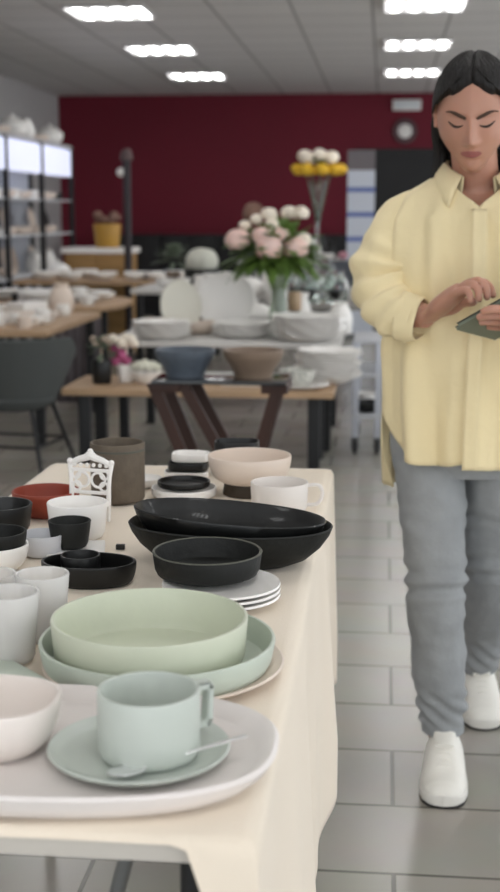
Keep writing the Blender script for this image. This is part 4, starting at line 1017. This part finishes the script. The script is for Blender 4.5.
# sleeves
def sleevefold(t, g, p):
    r_ = fold(p, 8, .014)+fold(p, 20, .009)
    r_ += .009*sin(t*44+2.2*sin(g))*math.exp(-((t-.58)/.17)**2)+.004*sin(t*60+g*2)*sm(.6, .9, t)
    return r_*sm(0, .15, t)*(1-.6*sm(.93, 1, t))
CF = P(417, 319, 2.79)
for (pts, cuff) in (([(.095, 2.935, 1.300, .040), (.060, 2.937, 1.272, .060), (.032, 2.935, 1.215, .073), (.006, 2.92, 1.165, .075), (-.006, 2.89, 1.118, .070), (.006, 2.85, 1.085, .060), tuple(CF+Vector((-.040, .018, .006)))+(.052,), tuple(CF)+(.044,)], CF),
                    ([(.30, 2.935, 1.300, .040), (.335, 2.937, 1.272, .060), (.365, 2.935, 1.215, .073), (.39, 2.925, 1.15, .078), (.425, 2.90, 1.065, .073), (.415, 2.855, 1.04, .068), (.39, 2.79, 1.03, .056), (.375, 2.755, 1.028, .052)], None)):
    bm = BM(); rg = tube(bm, pts, 90, 44, disp=sleevefold, cap=False); o = plink('sleeve', bm, M_shirt, sh, recalc=True, angle=80); md = o.modifiers.new('s', 'SOLIDIFY'); md.thickness = .002
    a_, b_ = Vector(pts[-2][:3]), Vector(pts[-1][:3]); d = (b_-a_).normalized()
    bm = BM(); tube(bm, [tuple(b_-d*.034)+(.052,), tuple(b_-d*.0)+(.048,), tuple(b_+d*.012)+(.045,)], 10, 44, cap=False, disp=lambda t, g, p: .004*sin(g*3+1)+fold(p, 12, .003)); o = plink('cuff', bm, M_shirt, sh, angle=80); md = o.modifiers.new('s', 'SOLIDIFY'); md.thickness = .003
# collar
for s in (-1, 1):
    bm = BM(); g = []
    for i in range(25):
        t = i/24; a = pi/2-s*(t*(pi-.50)); ca, sa = cos(a), sin(a)
        zt_ = 1.412-.055*t**1.6; R0 = .060+.004*t
        out = .022+.020*t; dz = .032+.020*t**2
        tw = Vector((ca*(R0)+CX, sa*R0*.98+2.935-.012*t, zt_))
        mid = tw+Vector((ca*.010, sa*.010, .002)); low = tw+Vector((ca*out, sa*out, -dz)); 
        if t > .75: low += Vector((s*-.0, -.01, -.012))*(t-.75)/.25+Vector((s*.012, 0, 0))*(t-.75)/.25
        base = tw+Vector((ca*.008, sa*.008, -.038))
        g.append([bm.verts.new(p) for p in (base, tw, mid, (mid+low)/2+Vector((ca, sa, 0))*.004, low)])
    for A, B in zip(g, g[1:]):
        for j in range(4): bm.faces.new((A[j], B[j], B[j+1], A[j+1]))
    o = plink('collar', bm, M_shirt, sh, recalc=False, angle=80); md = o.modifiers.new('s', 'SOLIDIFY'); md.thickness = .002
# sneakers
def sneaker(toe, heel, lab):
    toe, heel = Vector(toe), Vector(heel); d = heel-toe; L = d.length; base = toe; e = d.normalized(); sx_ = Vector((-e.y, e.x, 0)).normalized(); upv = sx_.cross(e); upv = upv if upv.z > 0 else -upv
    def W(s): return .047*(max(0, 1-((s-.30)/.34)**2)**.5 if s < .30*.0 else 1)*1.0
    wd = [(0, .002), (.012, .020), (.04, .033), (.10, .043), (.22, .049), (.38, .049), (.55, .047), (.75, .043), (.90, .036), (.97, .024), (1, .003)]
    ht = [(0, .022), (.012, .034), (.04, .046), (.10, .055), (.22, .060), (.38, .078), (.55, .100), (.70, .108), (.85, .108), (.97, .100), (1, .085)]
    def I(tb, s):
        for a, b in zip(tb, tb[1:]):
            if s <= b[0]: t = (s-a[0])/(b[0]-a[0]); return a[1]+(b[1]-a[1])*t
        return tb[-1][1]
    def mesh(bm, k, z0, zfun, n=32, pw=2.6):
        rows = []
        for i in range(61):
            s = i/60; s = .5-.5*cos(pi*s); w_ = I(wd, s)*k; h_ = zfun(s); row = []
            for j in range(n):
                a = 2*pi*j/n; ca, sa = cos(a), sin(a); kk = (abs(ca)**pw+abs(sa)**pw)**(-1/pw); zc = (h_+z0)/2; zz = zc+(h_-z0)/2*kk*sa
                ww = w_*(1-.18*sm(.4, 1, (zz-z0)/(h_-z0+1e-6))) if h_ > .04 else w_
                row.append(bm.verts.new(base+e*(L*s)+sx_*(ww*kk*ca)+upv*zz))
            rows.append(row)
        for A, B in zip(rows, rows[1:]):
            for j in range(n): bm.faces.new((A[j], A[(j+1) % n], B[(j+1) % n], B[j]))
        bm.faces.new(rows[0]); bm.faces.new(rows[-1])
    bm = BM(); mesh(bm, 1.0, .012, lambda s: I(ht, s)); sk = plink('sneaker', bm, M_shoe)
    bm = BM(); mesh(bm, 1.10, .004, lambda s: .028+.010*abs(s-.4)**1.2, pw=5); plink('sole', bm, M_sole, sk)
    bm = BM(); mesh(bm, 1.07, 0, lambda s: .0065, pw=5); plink('tread', bm, M_tread, sk)
    for i in range(5):
        s = .30+.065*i; h_ = I(ht, s); w_ = I(wd, s)*.55; bm = BM(); c = base+e*(L*s)
        tube(bm, [tuple(c+sx_*(-w_)+upv*(h_-.010))+(.0028,), tuple(c+upv*(h_+.002))+(.0030,), tuple(c+sx_*w_+upv*(h_-.010))+(.0028,)], 8, 6); plink('lace', bm, M_shoe, sk)
    bm = BM(); c = base+e*(L*.58)
    tube(bm, [tuple(c-e*.03+upv*.098)+(.022,), tuple(c+upv*.106)+(.026,), tuple(c+e*.012+upv*.114)+(.024,)], 8, 12, flat=.3, ref=tuple(upv)); plink('tongue', bm, M_shoe, sk)
sneaker((.149, 2.685, .0), (.162, 2.935, .0), '')
sneaker((.272, 3.135, .0), (.262, 3.375, .035), '')
# tablet: a thing of its own, held in her hands
r = empty('tablet', TL, 'tablet in a sage grey case held in the hands of the woman', 'tablet')
def slab(bm, x0, x1, y0, y1, z0, z1, bev, segs=5):
    res = bmesh.ops.create_cube(bm, size=1)
    for v in res['verts']: v.co = Vector(((x0+x1)/2+v.co.x*(x1-x0), (y0+y1)/2+v.co.y*(y1-y0), (z0+z1)/2+v.co.z*(z1-z0)))
    es = [e_ for e_ in bm.edges if abs(e_.verts[0].co.z-e_.verts[1].co.z) > 1e-5]; bmesh.ops.bevel(bm, geom=es, offset=bev, segments=segs, affect='EDGES')
Rm = Matrix((E1, E2, TN)).transposed().to_4x4() if E1.cross(E2).dot(TN) > 0 else Matrix((E1, E2, -TN)).transposed().to_4x4()
r.rotation_euler = Rm.to_euler(); sg = 1 if E1.cross(E2).dot(TN) > 0 else -1
bm = BM(); slab(bm, 0, .235, 0, .165, -.005, .0035, .012); link('case', bm, M_tabback, r)
bm = BM(); slab(bm, .008, .227, .008, .157, .0035, .0045, .006); link('screen', bm, M_screen, r)
bm = BM(); slab(bm, -.0015, .2365, -.0015, .1665, .0012, .0034, .013); link('rim', bm, M_dark, r)
#WOMAN-END
S.view_settings.view_transform = 'Standard'; S.view_settings.look = 'None'; S.view_settings.exposure = 0.78; S.view_settings.gamma = 1
w = bpy.data.worlds.new('World'); S.world = w; w.use_nodes = True
bg = w.node_tree.nodes['Background']; bg.inputs[0].default_value = (.92, .96, 1, 1); bg.inputs[1].default_value = 1.15
